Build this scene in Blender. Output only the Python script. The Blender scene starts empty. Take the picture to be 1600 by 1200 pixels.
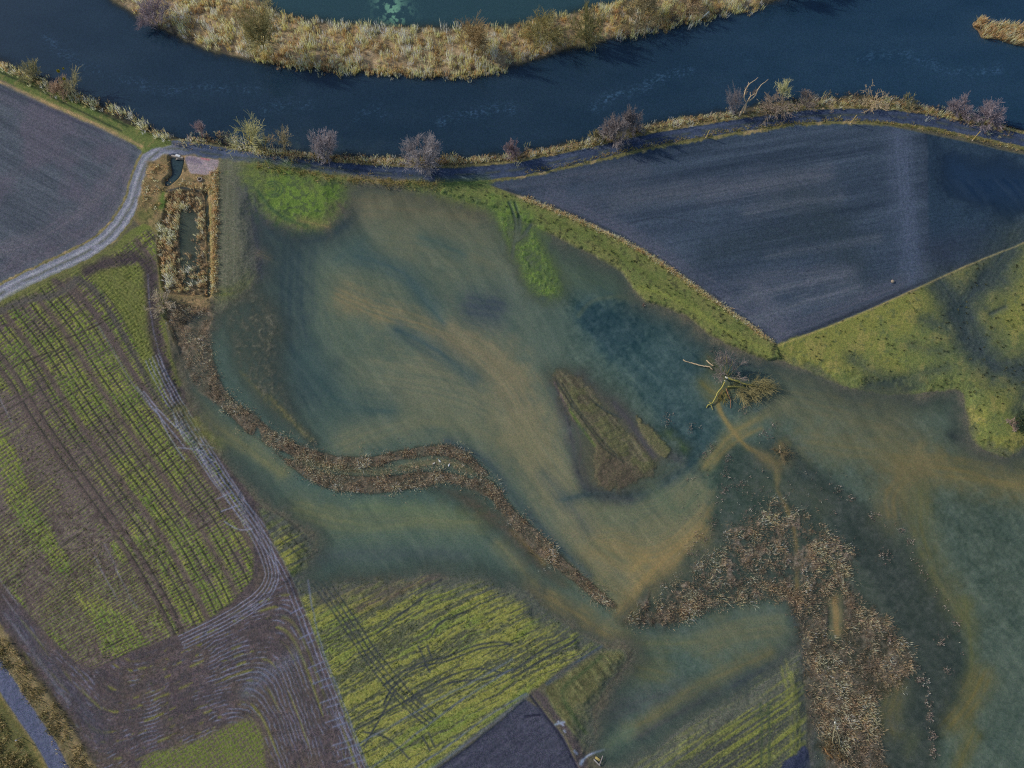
import bpy, math, random
import numpy as np
from mathutils import Vector

# ------------------------------------------------------------------ camera model
F, TILT, CAMH = 1150.0, math.radians(19.0), 110.0       # focal length (in 1600 px frame widths), tilt from nadir, height
CT, ST = math.cos(TILT), math.sin(TILT)
SC = bpy.context.scene
COLL = SC.collection
f32 = np.float32

def px2w(u, v, z=0.25):
    """point of the photograph (1600 x 1200) -> ground point at height z"""
    a = (np.asarray(u, float) - 800) / F
    b = -(np.asarray(v, float) - 600) / F
    dy = b * CT + ST
    dz = b * ST - CT
    t = (CAMH - z) / (-dz)
    return a * t, dy * t

def w2px(x, y, z=0.25):
    dx, dy, dz = x, y, z - CAMH
    yc = dy * CT + dz * ST
    zc = -dy * ST + dz * CT
    return 800 + F * dx / (-zc), 600 - F * yc / (-zc)

E_LIGHT = np.array([.60, .64, .72])

def lin(c):
    c = np.asarray(c, float) / 255.0
    return np.where(c <= .04045, c / 12.92, ((np.maximum(c, 0) + .055) / 1.055) ** 2.4)

def C(c):
    return np.clip(lin(c) / E_LIGHT, 0, .85)

# ------------------------------------------------------------------ noise
def vn(x, y, s=0):
    xf = np.floor(x); yf = np.floor(y)
    xi = xf.astype(np.int64).astype(np.uint32); yi = yf.astype(np.int64).astype(np.uint32)
    fx = (x - xf).astype(f32); fy = (y - yf).astype(f32)
    fx = fx * fx * (3 - 2 * fx); fy = fy * fy * (3 - 2 * fy)
    sd = np.uint32((s * 2654435761) & 0xffffffff)
    def hs(a, b):
        h = a * np.uint32(374761393) + b * np.uint32(668265263) + sd
        h = (h ^ (h >> np.uint32(13))) * np.uint32(1274126177)
        h = h ^ (h >> np.uint32(16))
        return h.astype(f32) * f32(1 / 4294967296.0)
    o = np.uint32(1)
    a = hs(xi, yi); b = hs(xi + o, yi); c = hs(xi, yi + o); d = hs(xi + o, yi + o)
    return (a + (b - a) * fx) * (1 - fy) + (c + (d - c) * fx) * fy

def fbm(x, y, o=4, s=0):
    t = 0; a = .5; n = 0
    for i in range(o):
        t = t + a * vn(x * (2.03 ** i) + 17.3 * i, y * (2.03 ** i) - 9.1 * i, s + i)
        n += a; a *= .5
    return t / n

def ss(a, b, x):
    t = np.clip((x - a) / (b - a), 0, 1)
    return t * t * (3 - 2 * t)

# ------------------------------------------------------------------ the ground grid
STEP = 0.12
def axis(lo, hi):
    core = np.arange(lo, hi + STEP * .5, STEP)
    g = []; d = STEP * 2; p = 0
    while p < 5000:
        p += d; d *= 1.45; g.append(p)
    g = np.array(g)
    return np.concatenate([(core[0] - g)[::-1], core, core[-1] + g])
XS = axis(-108, 108)
YS = axis(-24, 126)
NX, NY = len(XS), len(YS)
XG, YG = np.meshgrid(np.clip(XS, -125, 125), np.clip(YS, -32, 140))
U, V = w2px(XG, YG)
U = U.astype(f32); V = V.astype(f32)
N_LO = fbm(U / 60, V / 60, 4, 3)            # reusable noises
N_MD = fbm(U / 16, V / 16, 4, 7)
N_HI = fbm(U / 5, V / 5, 3, 11)
N_XX = vn(U / 2.1, V / 2.1, 23)

H = np.full((NY, NX), .5, f32)
COL = np.empty((NY, NX, 3), f32); COL[:] = (84, 82, 70)
WAT = np.empty((NY, NX, 3), f32); WAT[:] = (60, 76, 83)
TURB = np.full((NY, NX), 3.8, f32)

def sl_of(u0, u1, v0, v1):
    ux = np.array([u0, u1, u0, u1]); vx = np.array([v0, v0, v1, v1])
    vx = np.clip(vx, -200, 1400)
    x, y = px2w(ux, vx)
    i0 = max(int(np.searchsorted(XS, x.min())) - 1, 0); i1 = min(int(np.searchsorted(XS, x.max())) + 2, NX)
    j0 = max(int(np.searchsorted(YS, y.min())) - 1, 0); j1 = min(int(np.searchsorted(YS, y.max())) + 2, NY)
    if x.min() < -107: i0 = 0
    if x.max() > 107: i1 = NX
    if y.min() < -23: j0 = 0
    if y.max() > 125: j1 = NY
    return (slice(j0, max(j1, j0 + 1)), slice(i0, max(i1, i0 + 1)))

def smooth(pts, closed=False, n=4):
    p = np.array(pts, float); m = len(p)
    if m < 3: return p
    out = []
    rng = range(m) if closed else range(m - 1)
    for i in rng:
        if closed: a, b, c, d = p[i - 1], p[i], p[(i + 1) % m], p[(i + 2) % m]
        else: a, b, c, d = p[max(i - 1, 0)], p[i], p[i + 1], p[min(i + 2, m - 1)]
        for k in range(n):
            t = k / n
            out.append(.5 * (2 * b + (c - a) * t + (2 * a - 5 * b + 4 * c - d) * t * t + (3 * b - a - 3 * c + d) * t ** 3))
    if not closed: out.append(p[-1])
    return np.array(out)

def upsample(cf, rows, cols, nj, ni):
    jj = np.arange(nj); ii = np.arange(ni)
    rj = np.clip(np.searchsorted(rows, jj, 'right') - 1, 0, len(rows) - 2); fj = ((jj - rows[rj]) / (rows[rj + 1] - rows[rj])).astype(f32)[:, None]
    ri = np.clip(np.searchsorted(cols, ii, 'right') - 1, 0, len(cols) - 2); fi = ((ii - cols[ri]) / (cols[ri + 1] - cols[ri])).astype(f32)[None, :]
    t = cf[rj] * (1 - fj) + cf[rj + 1] * fj
    return t[:, ri] * (1 - fi) + t[:, ri + 1] * fi

def coarse(sl, k=4):
    nj = sl[0].stop - sl[0].start; ni = sl[1].stop - sl[1].start
    rows = np.unique(np.r_[np.arange(0, nj, k), nj - 1]); cols = np.unique(np.r_[np.arange(0, ni, k), ni - 1])
    if len(rows) < 2: rows = np.array([0, max(nj - 1, 1)])
    if len(cols) < 2: cols = np.array([0, max(ni - 1, 1)])
    u = U[sl][np.ix_(np.minimum(rows, nj - 1), np.minimum(cols, ni - 1))]; v = V[sl][np.ix_(np.minimum(rows, nj - 1), np.minimum(cols, ni - 1))]
    return u, v, rows, cols, nj, ni

def seg_scan(u, v, p, closed, inside=False):
    best = np.full(u.shape, 1e9, f32); sgn = np.zeros(u.shape, f32); lat = np.zeros(u.shape, f32); arc = np.zeros(u.shape, f32)
    inn = np.zeros(u.shape, bool)
    m = len(p); L = 0.0
    for i in range(m if closed else m - 1):
        a = p[i]; b = p[(i + 1) % m]
        ex, ey = b - a; l2 = ex * ex + ey * ey + 1e-9
        wx = u - a[0]; wy = v - a[1]
        t = np.clip((wx * ex + wy * ey) / l2, 0, 1)
        dx = wx - t * ex; dy = wy - t * ey
        d2 = dx * dx + dy * dy
        k = d2 < best
        best = np.where(k, d2, best)
        ln = math.sqrt(l2)
        if inside:
            if a[1] != b[1]:
                cr = ((a[1] > v) != (b[1] > v)) & (u < ex * (v - a[1]) / (b[1] - a[1]) + a[0])
                inn ^= cr
        else:
            cr = wx * ey - wy * ex
            sgn = np.where(k, np.sign(cr), sgn); lat = np.where(k, cr / ln, lat)
            tt = t
            if i == 0 or i == m - 2:
                tr = (wx * ex + wy * ey) / l2
                tt = np.minimum(tr, t) if i == 0 else np.maximum(tr, t)
            arc = np.where(k, L + tt * ln, arc)
        L += ln
    d = np.sqrt(best)
    return d, sgn, arc, inn, lat

def poly(pts, margin=40, sm=True):
    """signed distance (negative inside), in photo px, on a slice of the grid"""
    p = smooth(pts, True, 3) if sm else np.array(pts, float)
    sl = sl_of(p[:, 0].min() - margin, p[:, 0].max() + margin, p[:, 1].min() - margin, p[:, 1].max() + margin)
    u, v, r, c, nj, ni = coarse(sl)
    d, _, _, inn, _ = seg_scan(u, v, p, True, True)
    d = np.where(inn, -d, d)
    return sl, upsample(d, r, c, nj, ni)

def curve(pts, margin, sm=True, signed=False, want_lat=False):
    """distance (signed for curves that run right across the frame) and arc length along a curve"""
    p = smooth(pts, False, 3) if sm else np.array(pts, float)
    sl = sl_of(p[:, 0].min() - margin, p[:, 0].max() + margin, p[:, 1].min() - margin, p[:, 1].max() + margin)
    big = (sl[0].stop - sl[0].start) * (sl[1].stop - sl[1].start)
    u, v, r, c, nj, ni = coarse(sl, 4 if signed else (1 if big < 4000 else 2 if big < 60000 else 3))
    d, s, ar, _, lt = seg_scan(u, v, p, False)
    if signed: d = d * np.where(s == 0, 1, s)
    d, ar = upsample(d, r, c, nj, ni), upsample(ar, r, c, nj, ni)
    return (sl, d, ar, upsample(lt, r, c, nj, ni)) if want_lat else (sl, d, ar)

def mix(A, sl, m, c):
    m = np.clip(m, 0, 1)[..., None]
    A[sl] = A[sl] * (1 - m) + np.asarray(c, f32) * m

def area(A, pts, c, soft=4, rag=6, al=1.0, sm=True):
    sl, d = poly(pts, soft * 2 + rag + 4, sm)
    m = ss(soft, -soft, d + (N_MD[sl] - .5) * rag * 2 + (N_HI[sl] - .5) * rag)
    mix(A, sl, m * al, c)
    return sl, m

def stroke(A, pts, w, c, al=.9, brk=.5, sharp=2.0, seed=1, st=(40, 4)):
    """soft band of colour along a curve, broken up by streaks that run along it"""
    sl, d, a, lt = curve(pts, w * 2.6, want_lat=True)
    d = np.maximum(d + (N_MD[sl] - .5) * w * .9, 0)
    m = np.exp(-np.abs(d / w) ** sharp)
    n = fbm(a / st[0], (lt + (N_MD[sl] - .5) * 3) / st[1], 3, seed)
    m = m * (1 - brk + brk * 2 * n)
    mix(A, sl, m * al, c)
    return sl, m

def thin(A, lines, w, c, al=1.0, gate=None, sm=True, depth=0, wob=3.0):
    """narrow lines (tyre tracks), full resolution"""
    for pts in lines:
        p = smooth(pts, False, 5) if sm else np.array(pts, float)
        lo = p.min(0) - w * 3 - 2; hi = p.max(0) + w * 3 + 2
        sl = sl_of(lo[0], hi[0], lo[1], hi[1])
        j0, i0 = sl[0].start, sl[1].start
        D = np.full((sl[0].stop - j0, sl[1].stop - i0), 1e6, f32)
        for i in range(len(p) - 1):
            a, b = p[i], p[i + 1]
            s2 = sl_of(min(a[0], b[0]) - w * 3, max(a[0], b[0]) + w * 3, min(a[1], b[1]) - w * 3, max(a[1], b[1]) + w * 3)
            uu = U[s2] + (N_MD[s2] - .5) * wob; vv = V[s2] + (N_LO[s2] - .5) * wob
            ex, ey = b - a; l2 = ex * ex + ey * ey + 1e-9
            t = np.clip(((uu - a[0]) * ex + (vv - a[1]) * ey) / l2, 0, 1)
            dd = np.hypot(uu - a[0] - t * ex, vv - a[1] - t * ey)
            q = (slice(s2[0].start - j0, s2[0].stop - j0), slice(s2[1].start - i0, s2[1].stop - i0))
            if q[0].start < 0 or q[1].start < 0 or D[q].shape != dd.shape: continue
            D[q] = np.minimum(D[q], dd)
        m = np.exp(-(D / w) ** 2)
        g = .6 + .8 * N_MD[sl] if gate is None else ss(gate, gate + .12, N_MD[sl])
        mix(A, sl, m * al * g, c)
        if depth: H[sl] -= (m * depth).astype(f32)

def sethgt(pts, h, soft=8, rag=8, sm=True):
    sl, d = poly(pts, soft * 2 + rag + 4, sm)
    m = ss(soft, -soft, d + (N_MD[sl] - .5) * rag * 2)
    H[sl] = H[sl] * (1 - m) + h * m
    return sl, d, m
def jit(sl, amp, which=None):
    n = (N_MD if which is None else which)[sl]
    COL[sl] = COL[sl] + ((n - .5) * amp)[..., None]
REG = {}                                    # face regions of the ground, by name
def region(name, pts, sm=True, rag=3):
    sl, d = poly(pts, 10, sm)
    m = REG.setdefault(name, np.zeros((NY, NX), bool))
    m[sl] |= (d + (N_HI[sl] - .5) * rag * 2) < 0

def lift(sl, m, top):
    """raise a shoal or islet out of the flood basin"""
    H[sl] = np.maximum(H[sl], -.9 + np.clip(m, 0, 1) ** .38 * (.9 + top)).astype(f32)
# ================================================================== the traced outlines (photo px)
SHORE_S = [(-140, 30), (-60, 62), (0, 96), (30, 112), (70, 132), (120, 152), (160, 172), (200, 190), (240, 206), (266, 216), (274, 227), (290, 228), (312, 222),
           (340, 226), (380, 236), (420, 240), (470, 242), (520, 244), (560, 247), (600, 249), (640, 250), (700, 250), (750, 247), (800, 242), (850, 234), (900, 224),
           (940, 214), (1000, 200), (1050, 190), (1100, 183), (1150, 175), (1200, 164), (1250, 158), (1300, 155), (1350, 152), (1400, 158), (1440, 168), (1480, 178),
           (1530, 195), (1570, 208), (1600, 215), (1720, 246)]
SHORE_N = [(150, -30), (180, 0), (220, 25), (255, 42), (290, 60), (320, 72), (360, 84), (400, 90), (440, 97), (500, 103), (560, 106), (600, 108), (650, 112), (700, 112),
           (750, 109), (790, 102), (830, 92), (880, 75), (930, 64), (990, 50), (1050, 37), (1080, 30), (1120, 20), (1170, 8), (1210, -4), (1260, -18), (1340, -60)]
BELT_N = [(395, -40), (402, 0), (430, 20), (470, 29), (520, 36), (570, 40), (620, 41), (680, 43), (730, 43), (780, 41), (830, 36), (880, 24), (940, 9), (1000, -2), (1060, -16), (1120, -60)]
TRACK = [(-140, 520), (-40, 480), (0, 461), (40, 440), (100, 412), (150, 387), (185, 354), (207, 320), (218, 285), (229, 257), (246, 240), (270, 233), (310, 238), (360, 246),
         (400, 250), (450, 255), (500, 262), (560, 269), (620, 273), (680, 275), (740, 273), (800, 267), (850, 258), (900, 247), (950, 236), (1000, 224), (1050, 214),
         (1100, 206), (1150, 198), (1200, 190), (1250, 184), (1300, 181), (1350, 181), (1400, 184), (1450, 190), (1500, 200), (1550, 210), (1600, 221), (1720, 250)]
ROAD = [(-100, 900), (-50, 975), (0, 1052), (40, 1112), (75, 1163), (94, 1200), (140, 1285), (170, 1340)]
PL_LEFT = [(-140, 60), (-60, 100), (0, 126), (60, 155), (120, 183), (180, 208), (222, 231), (229, 240), (216, 262), (205, 300), (193, 330), (168, 360), (138, 380), (90, 402), (30, 432), (0, 447), (-140, 508)]
PL_RIGHT = [(762, 288), (800, 281), (860, 268), (920, 254), (1000, 237), (1060, 224), (1120, 214), (1200, 202), (1260, 195), (1320, 194), (1380, 198), (1440, 208), (1480, 216), (1540, 229),
            (1600, 242), (1720, 268), (1720, 330), (1600, 378), (1560, 395), (1500, 419), (1450, 441), (1400, 465), (1300, 508), (1216, 538), (1190, 521), (1150, 493), (1100, 456), (1050, 421),
            (1000, 389), (950, 363), (900, 340), (850, 320), (800, 302)]
FLOOD = [(545, 284), (620, 291), (700, 301), (760, 318), (790, 330), (830, 345), (880, 372), (930, 395), (975, 425), (990, 448), (1010, 468), (1050, 478), (1080, 495), (1110, 520), (1150, 542),
         (1190, 558), (1225, 564), (1270, 580), (1320, 600), (1380, 612), (1440, 612), (1500, 606), (1512, 640), (1522, 685), (1550, 705), (1580, 712), (1620, 690), (1720, 690), (1720, 1330),
         (1270, 1330), (1266, 1200), (1264, 1100), (1258, 1050), (1250, 1015), (1206, 1066), (1160, 1096), (1110, 1118), (1060, 1152), (1010, 1190), (945, 1200), (925, 1170), (935, 1110),
         (962, 1070), (985, 1030), (975, 1010), (940, 1008), (900, 985), (860, 960), (830, 930), (782, 916), (740, 902), (680, 904), (620, 914), (560, 918), (505, 920), (478, 896), (490, 850),
         (450, 812), (420, 798), (390, 768), (360, 730), (332, 690), (304, 650), (290, 610), (284, 570), (300, 540), (330, 505), (350, 480), (385, 460), (402, 400), (395, 360), (392, 325),
         (430, 345), (500, 352), (530, 330)]
CROP_L = [(-140, 540), (-60, 500), (0, 478), (60, 448), (130, 415), (180, 395), (232, 358), (243, 365), (247, 440), (252, 480), (262, 530), (276, 580), (285, 625), (290, 650), (325, 700), (365, 760), (385, 800), (398, 850), (396, 905),
          (360, 945), (300, 985), (215, 1015), (150, 1045), (120, 1035), (70, 985), (0, 905), (-140, 740)]
CROP_M = [(400, 790), (450, 812), (490, 845), (480, 885), (500, 905), (560, 895), (620, 888), (680, 880), (740, 880), (790, 895), (830, 930), (860, 960), (900, 985), (940, 1008), (900, 1030), (850, 1065),
          (825, 1085), (780, 1120), (720, 1165), (670, 1205), (600, 1290), (590, 1250), (575, 1200), (545, 1130), (512, 1040), (480, 960), (455, 900), (425, 840)]
CROP_S = [(850, 1075), (900, 1040), (940, 1012), (975, 1015), (980, 1030), (950, 1070), (925, 1110), (930, 1160), (915, 1175), (890, 1140), (862, 1105)]
CROP_R = [(940, 1200), (1000, 1172), (1060, 1125), (1110, 1088), (1160, 1066), (1210, 1040), (1250, 1012), (1258, 1050), (1262, 1170), (1215, 1205), (1190, 1330), (900, 1330)]
PL_SMALL = [(560, 1330), (680, 1205), (720, 1176), (780, 1128), (822, 1092), (845, 1108), (880, 1150), (905, 1200), (915, 1330)]
MEADOW = [(1213, 540), (1300, 510), (1400, 467), (1500, 421), (1560, 397), (1600, 380), (1720, 332), (1720, 690), (1620, 690), (1580, 712), (1550, 705), (1522, 685), (1512, 640), (1500, 606), (1440, 612), (1380, 612), (1320, 600), (1270, 580), (1225, 564)]
MUD = [(-140, 740), (0, 900), (60, 975), (130, 1030), (215, 1010), (300, 980), (360, 940), (395, 900), (396, 850), (382, 800), (360, 755), (320, 695), (285, 645), (262, 590), (250, 530), (242, 470), (240, 440), (228, 418), (205, 412), (170, 425),
       (140, 430), (138, 415), (165, 402), (200, 397), (232, 398), (246, 420), (250, 470), (262, 530), (276, 585), (292, 625), (320, 680), (358, 735), (400, 785), (440, 840), (462, 885), (485, 950), (515, 1040), (548, 1130), (580, 1200), (600, 1330), (160, 1330), (110, 1200), (80, 1120), (40, 1050), (0, 985), (-140, 790)]
ISLE = [(864, 580), (882, 580), (903, 590), (928, 611), (952, 640), (977, 666), (1006, 690), (1027, 714), (1030, 730), (1016, 746), (986, 757), (960, 769), (940, 763), (926, 745), (924, 712), (922, 690), (904, 665), (885, 636), (868, 606)]
LOBE = [(994, 643), (1010, 659), (1035, 684), (1051, 705), (1042, 719), (1023, 707), (1008, 691), (997, 667)]
POND_OUT = [(264, 306), (285, 299), (316, 303), (319, 330), (321, 380), (323, 430), (324, 456), (300, 462), (275, 460), (257, 455), (251, 420), (247, 390), (251, 360), (258, 330)]
POND_IN = [(282, 326), (304, 328), (312, 352), (314, 400), (311, 440), (300, 446), (284, 446), (279, 400), (278, 360)]
DITCH = [(267, 245), (285, 246), (284, 262), (279, 276), (262, 290), (257, 283), (268, 272), (266, 255)]
PAD = [(290, 244), (342, 251), (338, 274), (297, 273)]
WISLE = [(1519, 40), (1530, 27), (1540, 32), (1550, 38), (1580, 36), (1600, 36), (1690, 40), (1690, 80), (1595, 72), (1560, 62), (1535, 60), (1528, 48)]

# ================================================================== heights
river_p = SHORE_S + [(1720, -200), (1340, -200)] + SHORE_N[::-1] + [(150, -200), (-140, -200)]
sl, d = poly(river_p, 30, False)
dn = d + (N_MD[sl] - .5) * 10
H[sl] = np.where(dn < 14, np.minimum(H[sl], np.clip(.06 + dn * .04, -1.6, .5)), H[sl])
RIVER_MASK = np.zeros((NY, NX), bool); RIVER_MASK[sl] = d < 12
mix(WAT, sl, ss(14, 4, d), (33, 52, 71)); TURB[sl] = np.where(d < 12, 5.0, TURB[sl])
mix(COL, sl, ss(16, 2, dn), (60, 60, 50))
back_p = BELT_N + [(1120, -200), (395, -200)]
sl, d = poly(back_p, 20, False)
dn = d + (N_MD[sl] - .5) * 6
H[sl] = np.minimum(H[sl], np.clip(dn * .04, -.7, .5))
BACK_MASK = np.zeros((NY, NX), bool); BACK_MASK[sl] = d < 10
mix(WAT, sl, ss(10, 2, d), (44, 70, 82)); mix(COL, sl, ss(10, 0, dn), (62, 62, 50))
# the reed belt between river and backwater lies low
belt_p = SHORE_N + BELT_N[::-1]
sl, d = poly(belt_p, 6, False)
m = ss(4, -4, d); H[sl] = H[sl] * (1 - m) + m * (.06 + .5 * (N_MD[sl] - .5)); mix(COL, sl, m, (136, 121, 96)); jit(sl, 26); COL[sl] += (m * (N_HI[sl] - .5) * 50)[..., None]
H[sl] = H[sl] - (m * ss(-14, 2, d) * .12)
sl, d = poly(WISLE, 10); m = ss(3, -3, d); H[sl] = H[sl] * (1 - m) + m * .12; mix(COL, sl, m, (95, 82, 62))

# flood basin
sl, d = poly(FLOOD, 70)
dn = d + (N_LO[sl] - .5) * 24 + (N_MD[sl] - .5) * 16 + (N_HI[sl] - .5) * 5
depth = -.85 * ss(8, -76, dn) ** 1.1 + .10 * ss(-8, 12, dn)
m = ss(30, 4, dn)
H[sl] = np.minimum(H[sl], H[sl] * (1 - m) + depth * m)
mix(COL, sl, ss(10, -20, dn), (75, 81, 77))
FD = np.full((NY, NX), 300, f32); FD[sl] = d + (N_LO[sl] - .5) * 50 + (N_MD[sl] - .5) * 34

# ploughed fields sit below the verges
for P in (PL_LEFT, PL_RIGHT, PL_SMALL):
    sethgt(P, .32, 3, 2, False)
# flooded corner of the right-hand ploughed field
sl, d = poly([(1452, 205), (1540, 225), (1720, 262), (1720, 315), (1590, 350), (1520, 340), (1456, 300)], 60)
dn = d + (N_LO[sl] - .5) * 40 + (N_MD[sl] - .5) * 12
H[sl] = np.where(dn < 30, np.minimum(H[sl], .5 - 1.2 * ss(30, -70, dn)), H[sl]); mix(WAT, sl, ss(50, 20, d), (36, 56, 82)); TURB[sl] = np.where(d < 40, 3.0, TURB[sl])

# ================================================================== ground colours
# --- ploughed left
sl, m = area(COL, PL_LEFT, (69, 77, 90), 1.5, 1.5, sm=False)
u, v = U[sl], V[sl]; s_ = u * .88 + v * .47; q_ = -u * .47 + v * .88
n = fbm(s_ / 70, q_ / 2.6, 3, 31); n2 = fbm(s_ / 220, q_ / 12, 3, 32)
COL[sl] += (m * ((n - .5) * 24 + (n2 - .5) * 24))[..., None]
H[sl] += m * (n - .5) * .10
mix(COL, sl, m * ss(.5, .75, N_LO[sl]) * .5, (88, 82, 98))
stroke(COL, [(-20, 400), (60, 370), (120, 335), (165, 295), (195, 250)], 13, (94, 92, 104), .55, .8, st=(60, 2))
stroke(COL, [(-20, 432), (50, 402), (120, 368), (170, 330), (200, 285)], 12, (86, 84, 96), .5, .8, st=(60, 2))
stroke(COL, [(0, 150), (60, 180), (130, 210), (200, 240)], 8, (90, 90, 106), .5, .7, st=(60, 2))
stroke(COL, [(0, 140), (80, 172), (160, 208)], 3, (58, 62, 80), .6, .4)
# --- ploughed right
sl, m = area(COL, PL_RIGHT, (52, 63, 87), 1.5, 1.5, sm=False)
u, v = U[sl], V[sl]; s_ = u * .985 - v * .17 + 14 * N_LO[sl]; q_ = u * .17 + v * .985
n = fbm(s_ / 85, q_ / 2.8, 3, 41); n2 = fbm(s_ / 200, q_ / 14, 3, 42)
MR = (sl, m, n, n2)
COL[sl] += (m * ((n - .5) * 17 + (n2 - .5) * 34))[..., None] * np.array((.95, .95, 1.05), f32)
H[sl] += m * (n - .5) * .07
def inR(pts, w, c, al, brk=.6, st=(60, 3), seed=3):
    sl, d, a, lt = curve(pts, w * 2.6, want_lat=True)
    mm = np.exp(-((np.maximum(d + (N_MD[sl] - .5) * w * .8, 0) / w) ** 2)) * (1 - brk + 2 * brk * fbm(a / st[0], lt / st[1], 3, seed))
    s2, pd = PRF
    full = np.zeros((NY, NX), f32); full[s2] = ss(1.5, -1.5, pd)
    mix(COL, sl, mm * al * full[sl], c)
PRF = poly(PL_RIGHT, 8, False)
inR([(860, 310), (980, 370), (1090, 440), (1215, 525)], 26, (74, 76, 100), .75, .7, (70, 2.5))
inR([(780, 290), (900, 275), (1000, 262)], 18, (68, 72, 94), .6, .6)
inR([(930, 310), (1060, 300), (1200, 280), (1260, 285)], 22, (64, 69, 91), .6, .7)
inR([(1100, 400), (1180, 380), (1280, 360)], 26, (44, 55, 74), .75, .4)
inR([(1240, 300), (1300, 350), (1330, 430)], 36, (44, 55, 73), .8, .4)
inR([(1150, 440), (1230, 430), (1330, 425)], 14, (72, 76, 98), .55, .8, (60, 2))
inR([(1220, 520), (1300, 490), (1400, 450), (1440, 425)], 20, (70, 73, 95), .75, .7, (70, 2.5))
inR([(1190, 460), (1210, 500), (1222, 530)], 22, (82, 83, 106), .6, .6)
for p_, w_, c_, k_ in (([(1110, 305), (1200, 288), (1290, 272)], 15, (76, 80, 102), 7), ([(1170, 330), (1240, 318), (1310, 306)], 13, (74, 79, 100), 8), ([(960, 320), (1030, 306), (1090, 297)], 14, (72, 77, 98), 9), ([(1140, 478), (1220, 452), (1320, 432)], 12, (80, 84, 106), 10), ([(1175, 503), (1250, 474), (1340, 448)], 12, (82, 86, 108), 11), ([(1200, 400), (1300, 384), (1370, 372)], 8, (66, 73, 94), 12)):
    inR(p_, w_, c_, .75, .85, (70, 2.4), k_)
inR([(1405, 205), (1412, 300), (1420, 380), (1430, 430)], 20, (68, 77, 106), .9, .75, (60, 2.2))
inR([(1466, 215), (1468, 330), (1480, 420)], 20, (40, 50, 74), .9, .3)
inR([(1470, 390), (1540, 370), (1610, 345)], 26, (44, 50, 72), .7, .3)
sl, d = poly([(1449, 190), (1720, 190), (1720, 330), (1600, 376), (1452, 440)], 20, False); s2, pd = PRF; full = np.zeros((NY, NX), f32); full[s2] = ss(1.5, -1.5, pd); mix(COL, sl, ss(3, -3, d + (N_HI[sl] - .5) * 5) * full[sl] * ss(420, 330, V[sl] + (N_LO[sl] - .5) * 60) * .85, (36, 53, 78))
inR([(1225, 533), (1320, 496), (1420, 452), (1520, 408), (1610, 370)], 4, (42, 46, 62), .7, .3)
inR([(790, 296), (900, 338), (1000, 387), (1100, 454), (1210, 534)], 3, (40, 46, 62), .75, .3)  # shadow of the bank along this field edge, painted into the soil colour
sl, d = PRF; COL[sl] = np.where((d < 1)[..., None], COL[sl] * np.array((.97, 1.02, .95), f32), COL[sl])
thin(COL, [[(1190, 340), (1235, 365), (1290, 400), (1260, 425)], [(980, 350), (1040, 340), (1110, 352)]], 1.0, (42, 50, 66), .5)
# --- meadow right
sl, m = area(COL, MEADOW, (111, 115, 58), 3, 4); mix(COL, sl, m * ss(16, -6, FD[sl]) * .8, (78, 84, 70))
mix(COL, sl, m * ss(.5, .66, N_LO[sl]) * .7, (96, 108, 62)); mix(COL, sl, m * ss(.55, .7, N_MD[sl]) * .5, (134, 126, 74)); mix(COL, sl, m * ss(.62, .75, N_HI[sl]) * .45, (72, 84, 60))
for pts, w, al in [([(1590, 365), (1545, 430), (1500, 490), (1525, 540), (1560, 575), (1620, 580)], 30, 1.0), ([(1470, 440), (1500, 480), (1520, 530)], 24, .9), ([(1330, 560), (1380, 590), (1440, 600)], 12, .5), ([(1540, 420), (1570, 440)], 20, .7), ([(1440, 500), (1470, 510)], 10, .55),
                   ([(1360, 600), (1420, 590), (1480, 575)], 9, .45), ([(1600, 620), (1592, 645)], 14, .6), ([(1548, 490), (1570, 480)], 5, .7), ([(1420, 540), (1470, 550)], 9, .4)]:
    s2, mm = stroke(COL, pts, w, (50, 62, 66), .98 * al, .15, 1.5)
    H[s2] -= mm * .30 * al
    mix(WAT, s2, mm * 1.2, (46, 64, 80))
thin(COL, [[(1213, 541), (1300, 509), (1400, 466), (1500, 420), (1600, 379)]], 1.6, (140, 128, 84), .55)
# --- verge between the right field and the flood
VERGE = [(765, 292), (800, 304), (850, 322), (900, 342), (950, 365), (1000, 391), (1050, 423), (1100, 458), (1150, 495), (1190, 523), (1214, 541), (1225, 564), (1190, 558), (1150, 542), (1110, 522), (1080, 497),
         (1050, 482), (1010, 470), (990, 450), (975, 425), (930, 398), (880, 374), (830, 347), (790, 330), (730, 312), (690, 300), (700, 284)]
sl, m = area(COL, VERGE, (102, 107, 62), 2.5, 3, sm=False)
lift(sl, m, .5)
mix(COL, sl, m * ss(.45, .62, N_MD[sl]) * .6, (86, 100, 54)); mix(COL, sl, m * ss(.58, .7, N_HI[sl]) * .7, (62, 66, 44))
stroke(COL, [(810, 308), (900, 343), (1000, 391), (1100, 458), (1205, 534)], 3.2, (158, 142, 112), .9, .5, st=(12, 3))
stroke(COL, [(860, 345), (930, 375), (1010, 430), (1090, 480)], 5, (84, 96, 48), .6, .5)
stroke(COL, [(1000, 450), (1060, 470), (1130, 515), (1200, 552)], 6, (116, 124, 60), .7, .5)
H[sl] += 0
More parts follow.
